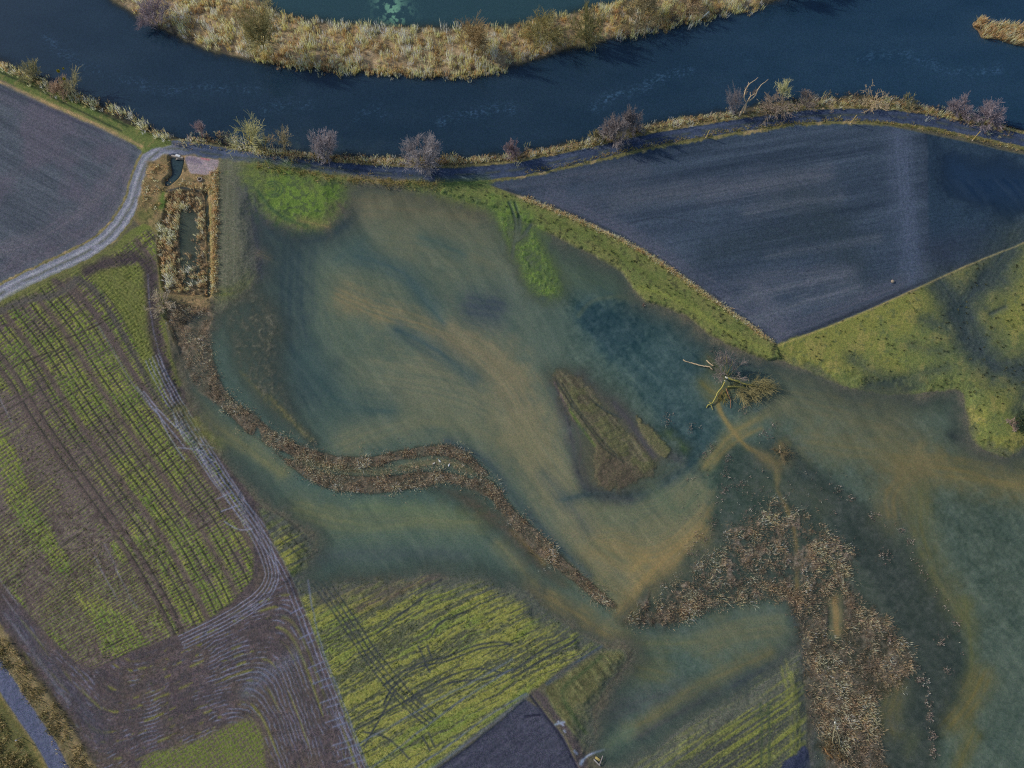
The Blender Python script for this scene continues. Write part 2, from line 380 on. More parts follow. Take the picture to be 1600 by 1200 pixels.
# --- gravel track: the verges first
sl, d, a = curve(TRACK, 34, signed=True)
d = d + (N_MD[sl] - .5) * 3
ad = np.abs(d)
tm = ss(24, 12, ad)
H[sl] = H[sl] * (1 - tm) + .52 * tm
left = ss(330, 230, U[sl])
vg = ss(16.5, 13, ad + (N_HI[sl] - .5) * 6)
vc = np.where((d > 0)[..., None], np.array((114, 108, 72), f32), np.array((102, 100, 64), f32))
mix(COL, sl, vg * ss(.25, .45, N_MD[sl] + .15), vc)
mix(COL, sl, vg * ss(.55, .7, N_HI[sl]) * .6, (74, 76, 48))
mix(COL, sl, vg * ss(.6, .72, N_MD[sl]) * .7, (150, 132, 98))
hw = 11.0 - 1.5 * ss(700, 1100, U[sl]) + 1.5 * ss(400, 330, U[sl]) * ss(230, 300, U[sl])
rm = ss(1.3, -1.3, ad - hw + (N_HI[sl] - .5) * 3)
base = np.array((48, 60, 85), f32) * (1 - left[..., None]) + np.array((122, 126, 142), f32) * left[..., None]
base = base + (12 * ss(560, 380, U[sl]) * (1 - left) + 8 * ss(.45, .65, N_LO[sl]) * (1 - left))[..., None]
mix(COL, sl, rm, base)
rut = np.exp(-((ad - 5.6) / 2.3) ** 2)
COL[sl] += (rm * (rut - .35) * (10 + 9 * left) * (.4 + 1.2 * fbm(a / 24, d / 6, 2, 5)))[..., None]
mid = np.exp(-(d / 1.9) ** 2) * ss(.36, .56, N_MD[sl] + .10 * left)
mix(COL, sl, rm * mid * (.5), np.array((74, 80, 62), f32) * 1.0)
COL[sl] += (rm * (N_HI[sl] - .5) * 18)[..., None]
TRK = np.zeros((NY, NX), bool); TRK[sl] = (rm > .5); REG['gravel_track'] = TRK
H[sl] -= rm * rut * .05
stroke(COL, [(330, 258), (420, 262), (500, 275), (600, 284), (690, 292), (722, 298)], 6, (120, 108, 72), .85, .6, st=(10, 4))
stroke(COL, [(345, 258), (380, 262), (400, 264)], 6, (78, 92, 48), .7, .5, st=(4, 30))
stroke(COL, [(700, 290), (760, 286)], 9, (76, 96, 52), .8, .4)
# --- left verge, grass with wheel marks
LV = [(-140, 34), (-60, 68), (0, 100), (70, 136), (120, 156), (200, 195), (240, 211), (268, 222), (270, 228), (245, 232), (228, 240), (180, 208), (120, 183), (60, 155), (0, 126), (-140, 62)]
sl, m = area(COL, LV, (90, 102, 56), 2, 3, sm=False)
mix(COL, sl, m * ss(.5, .65, N_MD[sl]) * .6, (70, 90, 46)); mix(COL, sl, m * ss(.6, .72, N_HI[sl]) * .5, (122, 112, 74))
thin(COL, [[(-20, 94), (40, 119), (90, 145), (140, 168), (200, 198)], [(-20, 106), (40, 130), (90, 157), (140, 182), (190, 206)]], 1.8, (46, 58, 40), .85, depth=.05)
stroke(COL, [(-30, 114), (30, 142), (100, 173), (160, 199), (222, 230)], 3, (148, 128, 92), .85, .6, st=(10, 3))
# --- rough ground west of the pond and around the pad
RG = [(232, 255), (262, 243), (290, 243), (345, 250), (346, 300), (330, 330), (330, 470), (325, 512), (296, 540), (276, 540), (258, 500), (246, 440), (244, 370), (210, 345), (222, 300)]
sl, m = area(COL, RG, (112, 100, 70), 3, 5, sm=False)
mix(COL, sl, m * ss(.48, .62, N_MD[sl]) * .8, (138, 118, 84)); mix(COL, sl, m * ss(.58, .7, N_HI[sl]) * .7, (66, 62, 48))
mix(COL, sl, m * ss(.6, .75, N_LO[sl]) * .6, (86, 96, 50))
stroke(COL, [(256, 305), (252, 325), (258, 318)], 6, (80, 104, 46), .8, .4)
stroke(COL, [(255, 470), (280, 490), (310, 500)], 14, (58, 62, 54), .7, .6)
stroke(COL, [(285, 495), (300, 515), (290, 530)], 9, (96, 82, 52), .7, .6)
area(COL, [(206, 362), (232, 352), (243, 372), (245, 420), (238, 398), (215, 390), (180, 395), (185, 380)], (98, 108, 54), 2, 3)
# strip east of the pond
stroke(COL, [(336, 262), (336, 340), (335, 400), (336, 470)], 6.5, (146, 130, 98), .95, .5, st=(8, 3))
stroke(COL, [(329, 320), (331, 460)], 3, (110, 106, 60), .7, .5)
area(COL, [(345, 255), (385, 262), (395, 300), (398, 350), (402, 400), (388, 455), (350, 480), (336, 490), (342, 440), (343, 340)], (92, 95, 80), 6, 6)
sl = sl_of(340, 400, 255, 480); COL[sl] += (ss(345, 352, U[sl]) * ss(398, 385, U[sl]) * (fbm(U[sl] / 3, V[sl] / 50, 3, 65) - .5) * 26)[..., None]
stroke(COL, [(350, 460), (375, 455), (396, 430)], 12, (108, 114, 62), .6, .7)
stroke(COL, [(392, 290), (402, 340), (410, 420), (402, 480)], 22, (58, 64, 73), .9, .4)
stroke(COL, [(405, 395), (422, 402), (440, 412)], 9, (112, 104, 84), .5, .9, st=(12, 2))
# bright green corner by the track
sl, m = area(COL, [(384, 268), (440, 266), (500, 282), (535, 290), (530, 312), (515, 335), (502, 352), (470, 352), (435, 338), (408, 315), (392, 290)], (88, 112, 50), 26, 22)
lift(sl, m, .05 + .35 * (N_MD[sl] - .42) + .1 * (N_HI[sl] - .5))
mix(COL, sl, m * ss(.45, .64, N_MD[sl]) * .6, (98, 122, 52)); mix(COL, sl, m * ss(.52, .64, N_HI[sl]) * .65, (60, 74, 56)); mix(COL, sl, m * ss(.5, .7, N_LO[sl]) * .5, (104, 104, 62))
stroke(COL, [(470, 345), (500, 350), (512, 352)], 8, (116, 108, 70), .6, .6)
stroke(COL, [(404, 300), (420, 322), (445, 340), (480, 352)], 3, (58, 78, 54), .8, .4)
thin(COL, [[(428 + r * math.cos(t), 297 + r * .8 * math.sin(t)) for t in np.linspace(-2.2, 2.4, 14)] for r in (5, 10, 15)], 1.5, (60, 82, 52), .8)
# green fringe and patch on the north-east shore
for P, c in (([(640, 290), (720, 300), (790, 330), (800, 345), (770, 335), (700, 312)], (90, 104, 58)), ([(768, 312), (830, 338), (858, 385), (880, 430), (882, 462), (848, 472), (816, 446), (804, 412), (788, 384), (770, 350)], (88, 112, 52))):
    sl, m = area(COL, P, c, 17, 14)
    lift(sl, m, -.05 + .30 * (N_HI[sl] - .5) + .5 * (N_MD[sl] - .46))
    mix(COL, sl, m * ss(.5, .62, N_HI[sl]) * .6, (66, 84, 60)); mix(COL, sl, m * ss(.55, .7, N_XX[sl]) * .4, (98, 112, 58))
thin(COL, [[(795, 318), (806, 345), (804, 375), (800, 400)], [(804, 318), (812, 345), (808, 372)], [(830, 350), (818, 366), (806, 374)]], 2.2, (52, 66, 66), .8, depth=.2)
# --- muddy headland and crop on the left
sl, m = area(COL, MUD, (76, 69, 71), 4, 4)
mix(COL, sl, m * ss(.45, .62, N_MD[sl]) * .6, (90, 80, 84)); mix(COL, sl, m * ss(.55, .68, N_HI[sl]) * .6, (58, 55, 62)); mix(COL, sl, m * ss(.55, .7, N_LO[sl]) * .4, (84, 76, 66))
jit(sl, 14, N_XX)
REF = [(-70, 300), (0, 372), (40, 430), (65, 472), (107, 527), (150, 597), (200, 668), (250, 737), (300, 806), (345, 880), (380, 950), (420, 1040)]
slc, dc = poly(CROP_L, 20, False)
sr, qr, ar = curve(REF, 420, signed=True)
Qf = np.zeros((NY, NX), f32); Af = np.zeros((NY, NX), f32); Qf[sr] = qr; Af[sr] = ar
q, a = Qf[slc], Af[slc]; u, v = U[slc], V[slc]
m = ss(2, -3, dc + (N_HI[slc] - .5) * 5)
mix(COL, slc, m, (94, 85, 84)); COL[slc] += (m * ((N_HI[slc] - .5) * 14 + (N_XX[slc] - .5) * 16))[..., None]
# green cover: strong along strips
cov = fbm(a / 120 + 3, q / 26, 4, 51) * .72 + fbm(a / 36, q / 14, 3, 52) * .38
for pts, w, g in [([(30, 510), (80, 560), (130, 640)], 30, .22), ([(110, 480), (170, 560), (220, 640), (280, 740)], 34, .26), ([(190, 420), (215, 480), (238, 540)], 30, .55), ([(150, 420), (200, 500), (240, 590)], 16, .2), ([(0, 680), (25, 740), (60, 810), (90, 880)], 18, .22), ([(200, 720), (250, 800), (280, 880)], 18, .2), ([(330, 850), (370, 900), (330, 950)], 30, .3), ([(160, 960), (200, 1000)], 22, .3), ([(0, 550), (30, 600)], 22, .2),
                  ([(100, 800), (150, 860), (200, 930)], 40, -.22), ([(90, 700), (120, 760)], 26, -.2), ([(20, 860), (80, 940), (140, 1020)], 30, -.16), ([(40, 640), (70, 700), (100, 720)], 22, -.22), ([(0, 620), (40, 690)], 12, -.2), ([(230, 900), (260, 960)], 24, -.12)]:
    s2, d2, _ = curve(pts, w * 2.5)
    full = np.zeros((NY, NX), f32); full[s2] = np.exp(-(d2 / w) ** 2) * g
    cov = cov + full[slc]
cov = ss(.40, .68, cov)
pl = .5 + .5 * np.cos(2 * np.pi * (q / 6.6 + .35 * (N_LO[slc] - .5)))
cr = .5 + .5 * np.cos(2 * np.pi * (a / 6.2 + .3 * (N_MD[slc] - .5)))
cr = .5 + .5 * np.cos(2 * np.pi * (a / 5.3 + .5 * (N_MD[slc] - .5)))
gap = np.exp(-((q / 6.6 + .35 * (N_LO[slc] - .5) - np.round(q / 6.6 + .35 * (N_LO[slc] - .5))) / .16) ** 2)
cov = np.maximum(cov, .24 + .34 * ss(.40, .62, N_LO[slc]))
plant = ss(.34, .60, cr * .55 + cov * .52 - .16 + (N_XX[slc] - .5) * .30 + (N_HI[slc] - .5) * .55) * (1 - .75 * gap)
gc = np.array((105, 122, 48), f32) + (N_MD[slc] - .5)[..., None] * np.array((60, 36, 18), f32) + (N_XX[slc] - .5)[..., None] * np.array((26, 26, 12), f32)
bare = 0
for k in (-118, -104, -58, 0, 56, 112, 126, 180, 240, 300):                      # wheelings left unsown
    bare = np.maximum(bare, np.exp(-((q - k * .98 + (N_LO[slc] - .5) * 4) / 4.6) ** 2))
COL[slc] -= (m * ((1 - pl) * 8 + (1 - cr) * 5) * ss(.35, .6, N_LO[slc] + .1))[..., None]
pm = m * plant * (.35 + .65 * cov) * (1 - .9 * bare)
mix(COL, slc, pm * .92, gc)
mix(COL, slc, m * bare * .6, (82, 72, 70))
fl = 0
for k in (-112, -98, -78, -66, -40, -28, -14, 12, 26, 42, 74, 88, 100, 140, 160, 200, 222, 262, 284, 330):
    fl = np.maximum(fl, np.exp(-((q - k + (N_LO[slc] - .5) * 3) / 1.25) ** 2))
mix(COL, slc, m * fl * ss(.30, .42, N_LO[slc] * .5 + N_MD[slc] * .5) * .9, (50, 52, 50))
xl = 0
rx = np.random.RandomState(5)
for ka in rx.uniform(60, 1000, 46): xl = np.maximum(xl, np.exp(-((a - ka + (N_LO[slc] - .5) * 5) / 1.1) ** 2) * ss(.46, .58, fbm(q / 40 + ka, a / 300 + ka, 2, 59)))
mix(COL, slc, m * xl * .75, (58, 56, 54))
H[slc] += m * (pm * .07 - fl * .06)
HL = ss(.5, .7, fbm(u / 40, v / 40, 3, 58))
thin(COL, [[(0, 620), (20, 660)], [(150, 870), (185, 940)], [(165, 850), (200, 925), (215, 950)], [(5, 930), (40, 975), (70, 1010)], [(0, 905), (30, 945)]], 1.2, (112, 112, 122), .7)
# triangle of crop by the pond: finer, brighter, with curved drilling marks
sl, d = poly([(140, 428), (190, 418), (225, 420), (236, 450), (246, 530), (252, 590), (240, 600), (205, 520), (175, 470)], 10)
m = ss(3, -3, d + (N_HI[sl] - .5) * 4)
mix(COL, sl, m * .85, (100, 108, 54)); rr = np.hypot(U[sl] - 150, V[sl] - 520)
COL[sl] += (m * (np.cos(rr / 5.0 * 2 * np.pi) * 9 + (N_HI[sl] - .5) * 44))[..., None] * np.array((1, 1, .6), f32)
mix(COL, sl, m * ss(.55, .66, N_HI[sl]) * .5, (76, 82, 48))
stroke(COL, [(-20, 486), (60, 450), (120, 424), (170, 398), (210, 365)], 7, (96, 102, 58), .85, .4, st=(14, 4))
# mud arc of the headland turn, and the twin wheelings
for pts, w, c in [([(140, 424), (170, 412), (205, 404), (225, 409), (235, 430), (237, 470), (243, 520), (256, 570), (273, 615), (290, 660)], 10, (63, 57, 62)), ([(87, 440), (130, 470), (175, 525), (212, 587), (250, 650), (290, 705)], 5, (80, 72, 72)), ([(120, 436), (150, 455), (180, 500), (213, 560), (245, 620), (275, 660)], 4.5, (74, 72, 70)), ([(0, 488), (40, 470), (90, 462), (120, 440)], 6, (80, 78, 76))]:
    stroke(COL, pts, w, c, .95, .3, 3, st=(30, 1.6))
stroke(COL, [(251, 400), (253, 450), (258, 510), (267, 560), (280, 600)], 3.5, (98, 104, 56), .8, .5, st=(10, 4))
thin(COL, [[(232, 430), (238, 500), (252, 560), (272, 630)], [(152, 505), (185, 560), (215, 610), (245, 645)]], 1.2, (96, 98, 118), .6)
thin(COL, [[(105, 530), (130, 520), (160, 505)], [(20, 575), (50, 562), (85, 550)]], 1.3, (58, 54, 50), .8)
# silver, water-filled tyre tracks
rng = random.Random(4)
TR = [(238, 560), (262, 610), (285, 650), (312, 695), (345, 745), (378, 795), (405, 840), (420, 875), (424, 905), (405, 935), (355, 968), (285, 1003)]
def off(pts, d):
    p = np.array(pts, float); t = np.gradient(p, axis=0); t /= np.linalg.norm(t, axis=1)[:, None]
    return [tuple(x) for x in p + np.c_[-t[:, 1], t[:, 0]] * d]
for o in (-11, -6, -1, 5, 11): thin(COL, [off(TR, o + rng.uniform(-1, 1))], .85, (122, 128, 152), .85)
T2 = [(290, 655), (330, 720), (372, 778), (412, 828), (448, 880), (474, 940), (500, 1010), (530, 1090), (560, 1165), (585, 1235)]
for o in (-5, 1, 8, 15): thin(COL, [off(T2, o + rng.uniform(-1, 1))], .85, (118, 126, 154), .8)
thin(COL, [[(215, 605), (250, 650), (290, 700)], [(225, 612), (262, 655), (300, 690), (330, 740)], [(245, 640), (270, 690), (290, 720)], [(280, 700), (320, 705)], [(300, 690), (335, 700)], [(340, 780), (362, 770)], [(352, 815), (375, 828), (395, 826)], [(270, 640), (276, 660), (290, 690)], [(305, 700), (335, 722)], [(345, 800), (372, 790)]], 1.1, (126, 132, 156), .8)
# concentric turns in the headland
T3 = [(-140, 770), (0, 935), (60, 1010), (110, 1075), (150, 1120), (185, 1140), (230, 1115), (290, 1075), (350, 1045), (392, 1030), (425, 1035), (445, 1065), (462, 1115), (480, 1170), (500, 1240)]
sl = sl_of(-60, 640, 900, 1330); u, v = U[sl], V[sl]
def ldist(p, q): ex, ey = q[0] - p[0], q[1] - p[1]; L_ = math.hypot(ex, ey); return ((u - p[0]) * ey - (v - p[1]) * ex) / L_
smx = lambda x, y, k: (x + y + np.sqrt((x - y) ** 2 + k * k)) / 2
fa_, fb_, fc_ = ldist((180, 1132), (392, 1030)) * -1, ldist((445, 1065), (500, 1240)) * -1, ldist((0, 945), (150, 1125)) * -1
fa_ = np.where(np.isfinite(fa_), fa_, 0)
if fa_[np.argmin((u - 250) ** 2 + (v - 1000) ** 2) // u.shape[1], np.argmin((u - 250) ** 2 + (v - 1000) ** 2) % u.shape[1]] < 0: fa_ = -fa_
if fb_[np.argmin((u - 540) ** 2 + (v - 1060) ** 2) // u.shape[1], np.argmin((u - 540) ** 2 + (v - 1060) ** 2) % u.shape[1]] < 0: fb_ = -fb_
if fc_[np.argmin((u - 200) ** 2 + (v - 1000) ** 2) // u.shape[1], np.argmin((u - 200) ** 2 + (v - 1000) ** 2) % u.shape[1]] < 0: fc_ = -fc_
d = -smx(-smx(fa_, fb_, 46), -fc_ * .8, 30); a = u * .88 - v * .47
hd = np.zeros((NY, NX), f32); s2, d2 = poly([(20, 960), (130, 1046), (215, 1018), (300, 988), (400, 938), (440, 880), (465, 920), (515, 1045), (548, 1130), (580, 1205), (600, 1330), (160, 1330), (110, 1200)], 6); hd[s2] = ss(2, -4, d2)
st = np.exp(-(((d + (N_LO[sl] - .5) * 16 + (N_MD[sl] - .5) * 4) / 5.6 - np.round((d + (N_LO[sl] - .5) * 16 + (N_MD[sl] - .5) * 4) / 5.6)) / .15) ** 2)
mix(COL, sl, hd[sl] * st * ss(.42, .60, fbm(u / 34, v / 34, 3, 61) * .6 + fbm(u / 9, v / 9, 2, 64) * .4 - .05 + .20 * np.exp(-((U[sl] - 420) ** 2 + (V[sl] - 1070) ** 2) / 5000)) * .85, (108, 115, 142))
st2 = np.exp(-((d / 12 + .4 - np.round(d / 12 + .4)) / .16) ** 2)
mix(COL, sl, hd[sl] * st2 * ss(.58, .66, fbm(a / 14, d / 8, 3, 62)) * .7, (112, 116, 52))
mix(COL, sl, hd[sl] * ss(.5, .7, fbm(a / 50, d / 3.5, 3, 63)) * .45, (60, 58, 66))
stroke(COL, [(385, 1082), (420, 1050), (460, 1025)], 12, (96, 106, 130), .35, .95, st=(12, 1.5))
for y0 in (945, 985, 1030, 1055, 1085, 1115, 1150, 1175): thin(COL, [[(455 + (y0 - 945) * .32, y0 + 14), (478 + (y0 - 945) * .38, y0 + 2)], [(470 + (y0 - 945) * .3, y0 + 20), (490 + (y0 - 945) * .4, y0 + 8)]], 1.2, (104, 112, 140), .75)
area(COL, [(225, 1185), (300, 1160), (380, 1125), (408, 1140), (414, 1180), (405, 1240), (240, 1240)], (92, 86, 74), 6, 8, .9)
s2, d2 = poly([(225, 1185), (300, 1160), (380, 1125), (408, 1140), (414, 1180), (405, 1240), (240, 1240)], 10)
u, v = U[s2], V[s2]; gr = .5 + .25 * np.cos((u * .55 + v * .83) * 1.0) + .25 * np.cos((u * .87 - v * .5) * 1.0)
mix(COL, s2, ss(4, -6, d2) * ss(.45, .62, gr * .7 + N_MD[s2] * .5 + (N_XX[s2] - .5) * .3) * .85, (96, 110, 48))
stroke(COL, [(20, 960), (80, 1040), (130, 1100), (160, 1150)], 14, (66, 66, 80), .6, .9, st=(60, 2))
# --- bottom-left road and verges
area(COL, [(-140, 800), (0, 975), (40, 1035), (85, 1090), (112, 1130), (160, 1210), (230, 1330), (150, 1330), (100, 1200), (0, 1045), (-140, 850)], (104, 96, 68), 3, 5)
area(COL, [(-140, 900), (0, 1070), (40, 1130), (80, 1200), (140, 1330), (-140, 1330)], (88, 88, 54), 3, 5)
stroke(COL, [(0, 990), (40, 1050), (90, 1120), (130, 1180), (150, 1220)], 9, (132, 118, 84), .7, .9, st=(6, 3))
stroke(COL, [(20, 1000), (70, 1070), (110, 1125), (150, 1190)], 5, (56, 54, 46), .7, .5, st=(10, 3))
stroke(COL, [(0, 1085), (40, 1140), (80, 1215)], 5, (116, 106, 62), .7, .6, st=(8, 3))
stroke(COL, [(10, 960), (40, 1000), (75, 1050), (110, 1100)], 3, (96, 98, 110), .6, .5)
sl = sl_of(-140, 260, 800, 1330); jit(sl, 24, N_HI)
sl, d, a = curve(ROAD, 30, signed=True)
hwr = 14.5
rm = ss(1.0, -1.0, np.abs(d) - hwr + (N_HI[sl] - .5) * 2.2)
tm = ss(26, 15, np.abs(d)); H[sl] = H[sl] * (1 - tm) + tm * .55
mix(COL, sl, rm, (79, 86, 112)); COL[sl] += (rm * ((N_HI[sl] - .5) * 8 + (fbm(a / 80, d / 3, 2, 71) - .5) * 12))[..., None]
mix(COL, sl, np.exp(-((np.abs(d) - hwr - 2) / 1.6) ** 2) * .6, (112, 104, 80))
RD = np.zeros((NY, NX), bool); RD[sl] = rm > .5; REG['road'] = RD
# --- middle crop field
for P in (CROP_M, CROP_R, CROP_S):
    sl, d = poly(P, 10, False); mix(COL, sl, ss(3, -3, d) * .85, (74, 81, 76))
slc, dc = poly(CROP_M, 30, False)
u, v = U[slc], V[slc]; wv = (N_LO[slc] - .5) * 16
s_ = u * .88 - v * .47; q_ = u * .47 + v * .88 + wv
m = ss(4, -4, dc + (N_MD[slc] - .5) * 8)
n = fbm(s_ / 80, q_ / 3.0, 4, 81); n2 = fbm(s_ / 160, q_ / 20, 3, 82); nf = vn(s_ / 7, q_ / 1.7, 83)
g = ss(.33, .55, n * .62 + n2 * .32 + (nf - .5) * .26 + (N_XX[slc] - .5) * .12)
c1 = np.array((78, 83, 66), f32); c2 = np.array((122, 125, 62), f32); c3 = np.array((92, 114, 52), f32)
cc = c1 + (c2 - c1) * g[..., None]; k = (ss(.45, .7, fbm(s_ / 90 + 7, q_ / 16, 3, 84)) * .6 * g)[..., None]; cc = cc * (1 - k) + c3 * k
cc += ((N_XX[slc] - .5) * 22)[..., None]
m = m * ss(-2, 44, FD[slc] + (n - .5) * 60); mix(COL, slc, m, cc); H[slc] += m * (g - .5) * .05
stroke(COL, [(500, 905), (560, 900), (620, 905), (560, 925), (505, 935)], 14, (74, 72, 66), .6, .7, st=(30, 3))
stroke(COL, [(560, 950), (600, 935), (640, 915), (690, 900)], 9, (82, 74, 70), .6, .8, st=(30, 3))
DK = (54, 60, 66)
TL = [(487, 912), (530, 970), (570, 1030), (610, 1080), (640, 1112), (668, 1135)]
for o in (0, 7, 15, 23): thin(COL, [off(TL, -o)], 1.3, DK, .95, depth=.03)
for t in np.linspace(0, 1, 16):
    p = np.array(TL[0]) * (1 - t) + np.array((640, 1112)) * t
    thin(COL, [[(p[0], p[1]), (p[0] + 20, p[1] - 11)]], 1.0, DK, .5)
thin(COL, [[(600, 1070), (625, 1052), (660, 1035), (700, 1025), (740, 1010), (780, 1003), (800, 1008)], [(615, 1068), (650, 1044), (700, 1032), (750, 1014), (800, 1006)], [(555, 1140), (600, 1115), (650, 1085), (690, 1062), (740, 1045), (790, 1052)], [(640, 1095), (700, 1068), (760, 1060), (820, 1040)],
            [(570, 1165), (590, 1130), (620, 1075)], [(570, 1143), (600, 1150), (620, 1165), (640, 1185)], [(655, 1010), (662, 1028), (672, 1050)], [(668, 1008), (675, 1028)], [(600, 1100), (610, 1080), (620, 1068)], [(660, 1150), (672, 1172)], [(670, 1145), (680, 1168)],
            [(650, 930), (690, 905)], [(675, 990), (690, 972), (730, 955)], [(800, 1050), (850, 1015), (890, 995)], [(800, 1060), (850, 1030), (900, 1000)], [(590, 990), (620, 965), (660, 935)]], 1.5, DK, .95)
thin(COL, [[(555, 1165), (620, 1130), (680, 1095), (740, 1065), (800, 1030)], [(580, 1200), (660, 1140), (720, 1095), (800, 1045)], [(640, 1205), (700, 1165), (760, 1120), (822, 1084)]], 1.8, (84, 94, 112), .75)
thin(COL, [[(480, 905), (500, 1000), (530, 1080), (568, 1180), (580, 1215)]], 1.5, (100, 110, 136), .7)
thin(COL, [[(400, 800), (430, 830), (470, 872)], [(415, 798), (445, 830), (482, 865)], [(430, 800), (455, 820), (486, 850)], [(450, 812), (470, 830)], [(440, 838), (470, 820)], [(455, 856), (490, 836)], [(470, 880), (495, 862)]], 1.2, (56, 58, 56), .7)
# small field corner
slc, dc = poly(CROP_S, 12, False); m = ss(4, -4, dc + (N_MD[slc] - .5) * 10) * ss(-6, 40, FD[slc]); mix(COL, slc, m * .9, (92, 93, 60))
u, v = U[slc], V[slc]; n = fbm((u * .62 + v * .78) / 40, (u * .78 - v * .62) / 3.5, 3, 87)
COL[slc] += (m * ((n - .5) * 60 + (N_HI[slc] - .5) * 30))[..., None] * np.array((1, 1, .6), f32)
stroke(COL, [(940, 1025), (905, 1055), (880, 1080), (890, 1110), (915, 1145)], 4, (62, 76, 50), .7, .5)
stroke(COL, [(940, 1010), (900, 1035), (855, 1068)], 3, (58, 72, 88), .7, .5)
# lower right crop
slc, dc = poly(CROP_R, 24, False)
u, v = U[slc], V[slc]; s_ = u * .83 - v * .56; q_ = u * .56 + v * .83 + (N_LO[slc] - .5) * 8
m = ss(4, -4, dc + (N_MD[slc] - .5) * 8)
n = fbm(s_ / 80, q_ / 3.2, 4, 91); n2 = fbm(s_ / 160, q_ / 20, 3, 92)
g = ss(.38, .62, n * .62 + n2 * .32 + (N_XX[slc] - .5) * .15 + .10 * ss(1100, 1250, u) - .05)
cc = np.array((66, 70, 66), f32) + np.array((40, 42, -10), f32) * g[..., None] + ((N_XX[slc] - .5) * 20)[..., None]
m = m * ss(-10, 75, FD[slc] + (n - .5) * 80 + 10 * ss(1180, 1250, u)); mix(COL, slc, m, cc); H[slc] += m * (g - .5) * .05
for x in (1236, 1243, 1250): stroke(COL, [(x - 14, 1030 + (x * 7) % 30), (x - 4, 1100), (x, 1185)], 2.6, (118, 123, 60), .42, .95, st=(9, 2))
thin(COL, [[(1188, 1100), (1190, 1150), (1188, 1200)], [(1200, 1098), (1202, 1150), (1200, 1200)], [(1180, 1120), (1205, 1112)]], 2.2, (62, 74, 56), .7)
area(COL, [(1215, 1205), (1245, 1178), (1264, 1172), (1268, 1330), (1200, 1330)], (50, 57, 80), 2, 3)
# small dark ploughed field
slc, m = area(COL, PL_SMALL, (60, 63, 80), 2, 2, sm=False)
u, v = U[slc], V[slc]; n = fbm((u * .85 - v * .53) / 60, (u * .53 + v * .85) / 3, 3, 95)
COL[slc] += (m * ((n - .5) * 18 + (N_HI[slc] - .5) * 18))[..., None]
stroke(COL, [(640, 1225), (700, 1182), (760, 1138), (824, 1086)], 3.5, (84, 95, 120), .55, .7, st=(30, 2))
thin(COL, [[(830, 1088), (850, 1115), (880, 1155), (905, 1205), (915, 1240)], [(822, 1120), (845, 1118)]], 1.8, (38, 40, 58), .85, depth=.12)
area(COL, [(828, 1078), (850, 1085), (870, 1115), (905, 1160), (920, 1200), (905, 1205), (885, 1150), (850, 1105)], (72, 66, 72), 3, 4, .8)
for pts, w in (([(868, 1132), (876, 1129), (881, 1128)], 2.0), ([(881, 1141), (883, 1143)], 1.6), ([(898, 1172), (902, 1177)], 1.6), ([(908, 1192), (912, 1186), (920, 1180), (930, 1176), (945, 1172)], 2.0), ([(908, 1193), (910, 1188)], 3.0), ([(872, 1127), (880, 1133)], 1.6)):
    thin(COL, [pts], w, (128, 142, 168), .95, gate=0.0)
# pad by the culvert
sl, m = area(COL, PAD, (142, 132, 140), 1.6, 2, sm=False); jit(sl, 0)
COL[sl] += (m * ((N_HI[sl] - .5) * 26 + (N_MD[sl] - .5) * 20))[..., None]
stroke(COL, [(294, 250), (306, 252), (314, 256)], 4, (104, 98, 116), .7, .5)
stroke(COL, [(316, 249), (327, 251)], 1.5, (160, 96, 104), .8, .2)
# ditch, pond, and the reeds' shadow to the east put in as dark water
for P, c, dp in ((DITCH, (34, 50, 70), -.8), (POND_IN, (58, 71, 74), -.30), ([(319, 302), (325, 305), (329, 400), (330, 458), (320, 462), (323, 440), (322, 380)], (32, 47, 68), -.35)):
    sl, d = poly(P, 14); m = ss(2, -3, d + (N_HI[sl] - .5) * 3)
    H[sl] = np.where(d < 4, np.minimum(H[sl], .5 + (dp - .5) * ss(4, -4, d)), H[sl]); mix(WAT, sl, ss(8, 3, d), c)
sl, d = poly(POND_OUT, 8); m = ss(2, -2, d); H[sl] = H[sl] * (1 - m) + np.minimum(H[sl], -.06) * m; mix(COL, sl, m * .8, (106, 92, 72)); COL[sl] += (m * (N_HI[sl] - .5) * 44)[..., None]; mix(WAT, sl, ss(8, 3, d), (52, 64, 70))
stroke(COL, [(262, 300), (285, 295), (312, 299)], 2, (44, 52, 58), .8, .2)
# --- emergent ground in the flood
OVAL = [(858, 582), (885, 572), (922, 586), (962, 615), (1002, 650), (1034, 684), (1054, 708), (1046, 730), (1022, 752), (985, 774), (945, 778), (918, 760), (902, 728), (898, 692), (884, 645), (866, 612)]
s0, m0 = area(COL, OVAL, (80, 80, 70), 24, 10); lift(s0, m0, -.09 + .20 * (N_MD[s0] - .5))
s0, m0 = area(COL, LOBE, (90, 90, 66), 6, 6); lift(s0, m0, .04 + .3 * (N_MD[s0] - .46))
sl, m = area(COL, ISLE, (84, 82, 66), 17, 12)
lift(sl, m, .13 + .34 * (N_MD[sl] - .46) + .06 * (N_HI[sl] - .5))
u, v = U[sl], V[sl]; n = fbm((u * .6 + v * .8) / 50, (u * .8 - v * .6) / 3.2, 3, 97)
COL[sl] += (m * (n - .5) * 60)[..., None] * np.array((1, 1, .7), f32)
mix(COL, sl, m * ss(.45, .62, N_MD[sl]) * .5, (82, 88, 54)); mix(COL, sl, m * ss(700, 730, V[sl] - .55 * (U[sl] - 960) + (N_LO[sl] - .5) * 30) * .8, (76, 70, 60))
thin(COL, [[(908 + 9 * k, 640 + 10 * k), (930 + 9 * k, 628 + 10 * k)] for k in range(1, 9)], 1.0, (64, 68, 56), .6)
thin(COL, [[(866, 596), (885, 635), (903, 672), (908, 700), (905, 730)]], 1.4, (104, 88, 92), .7)
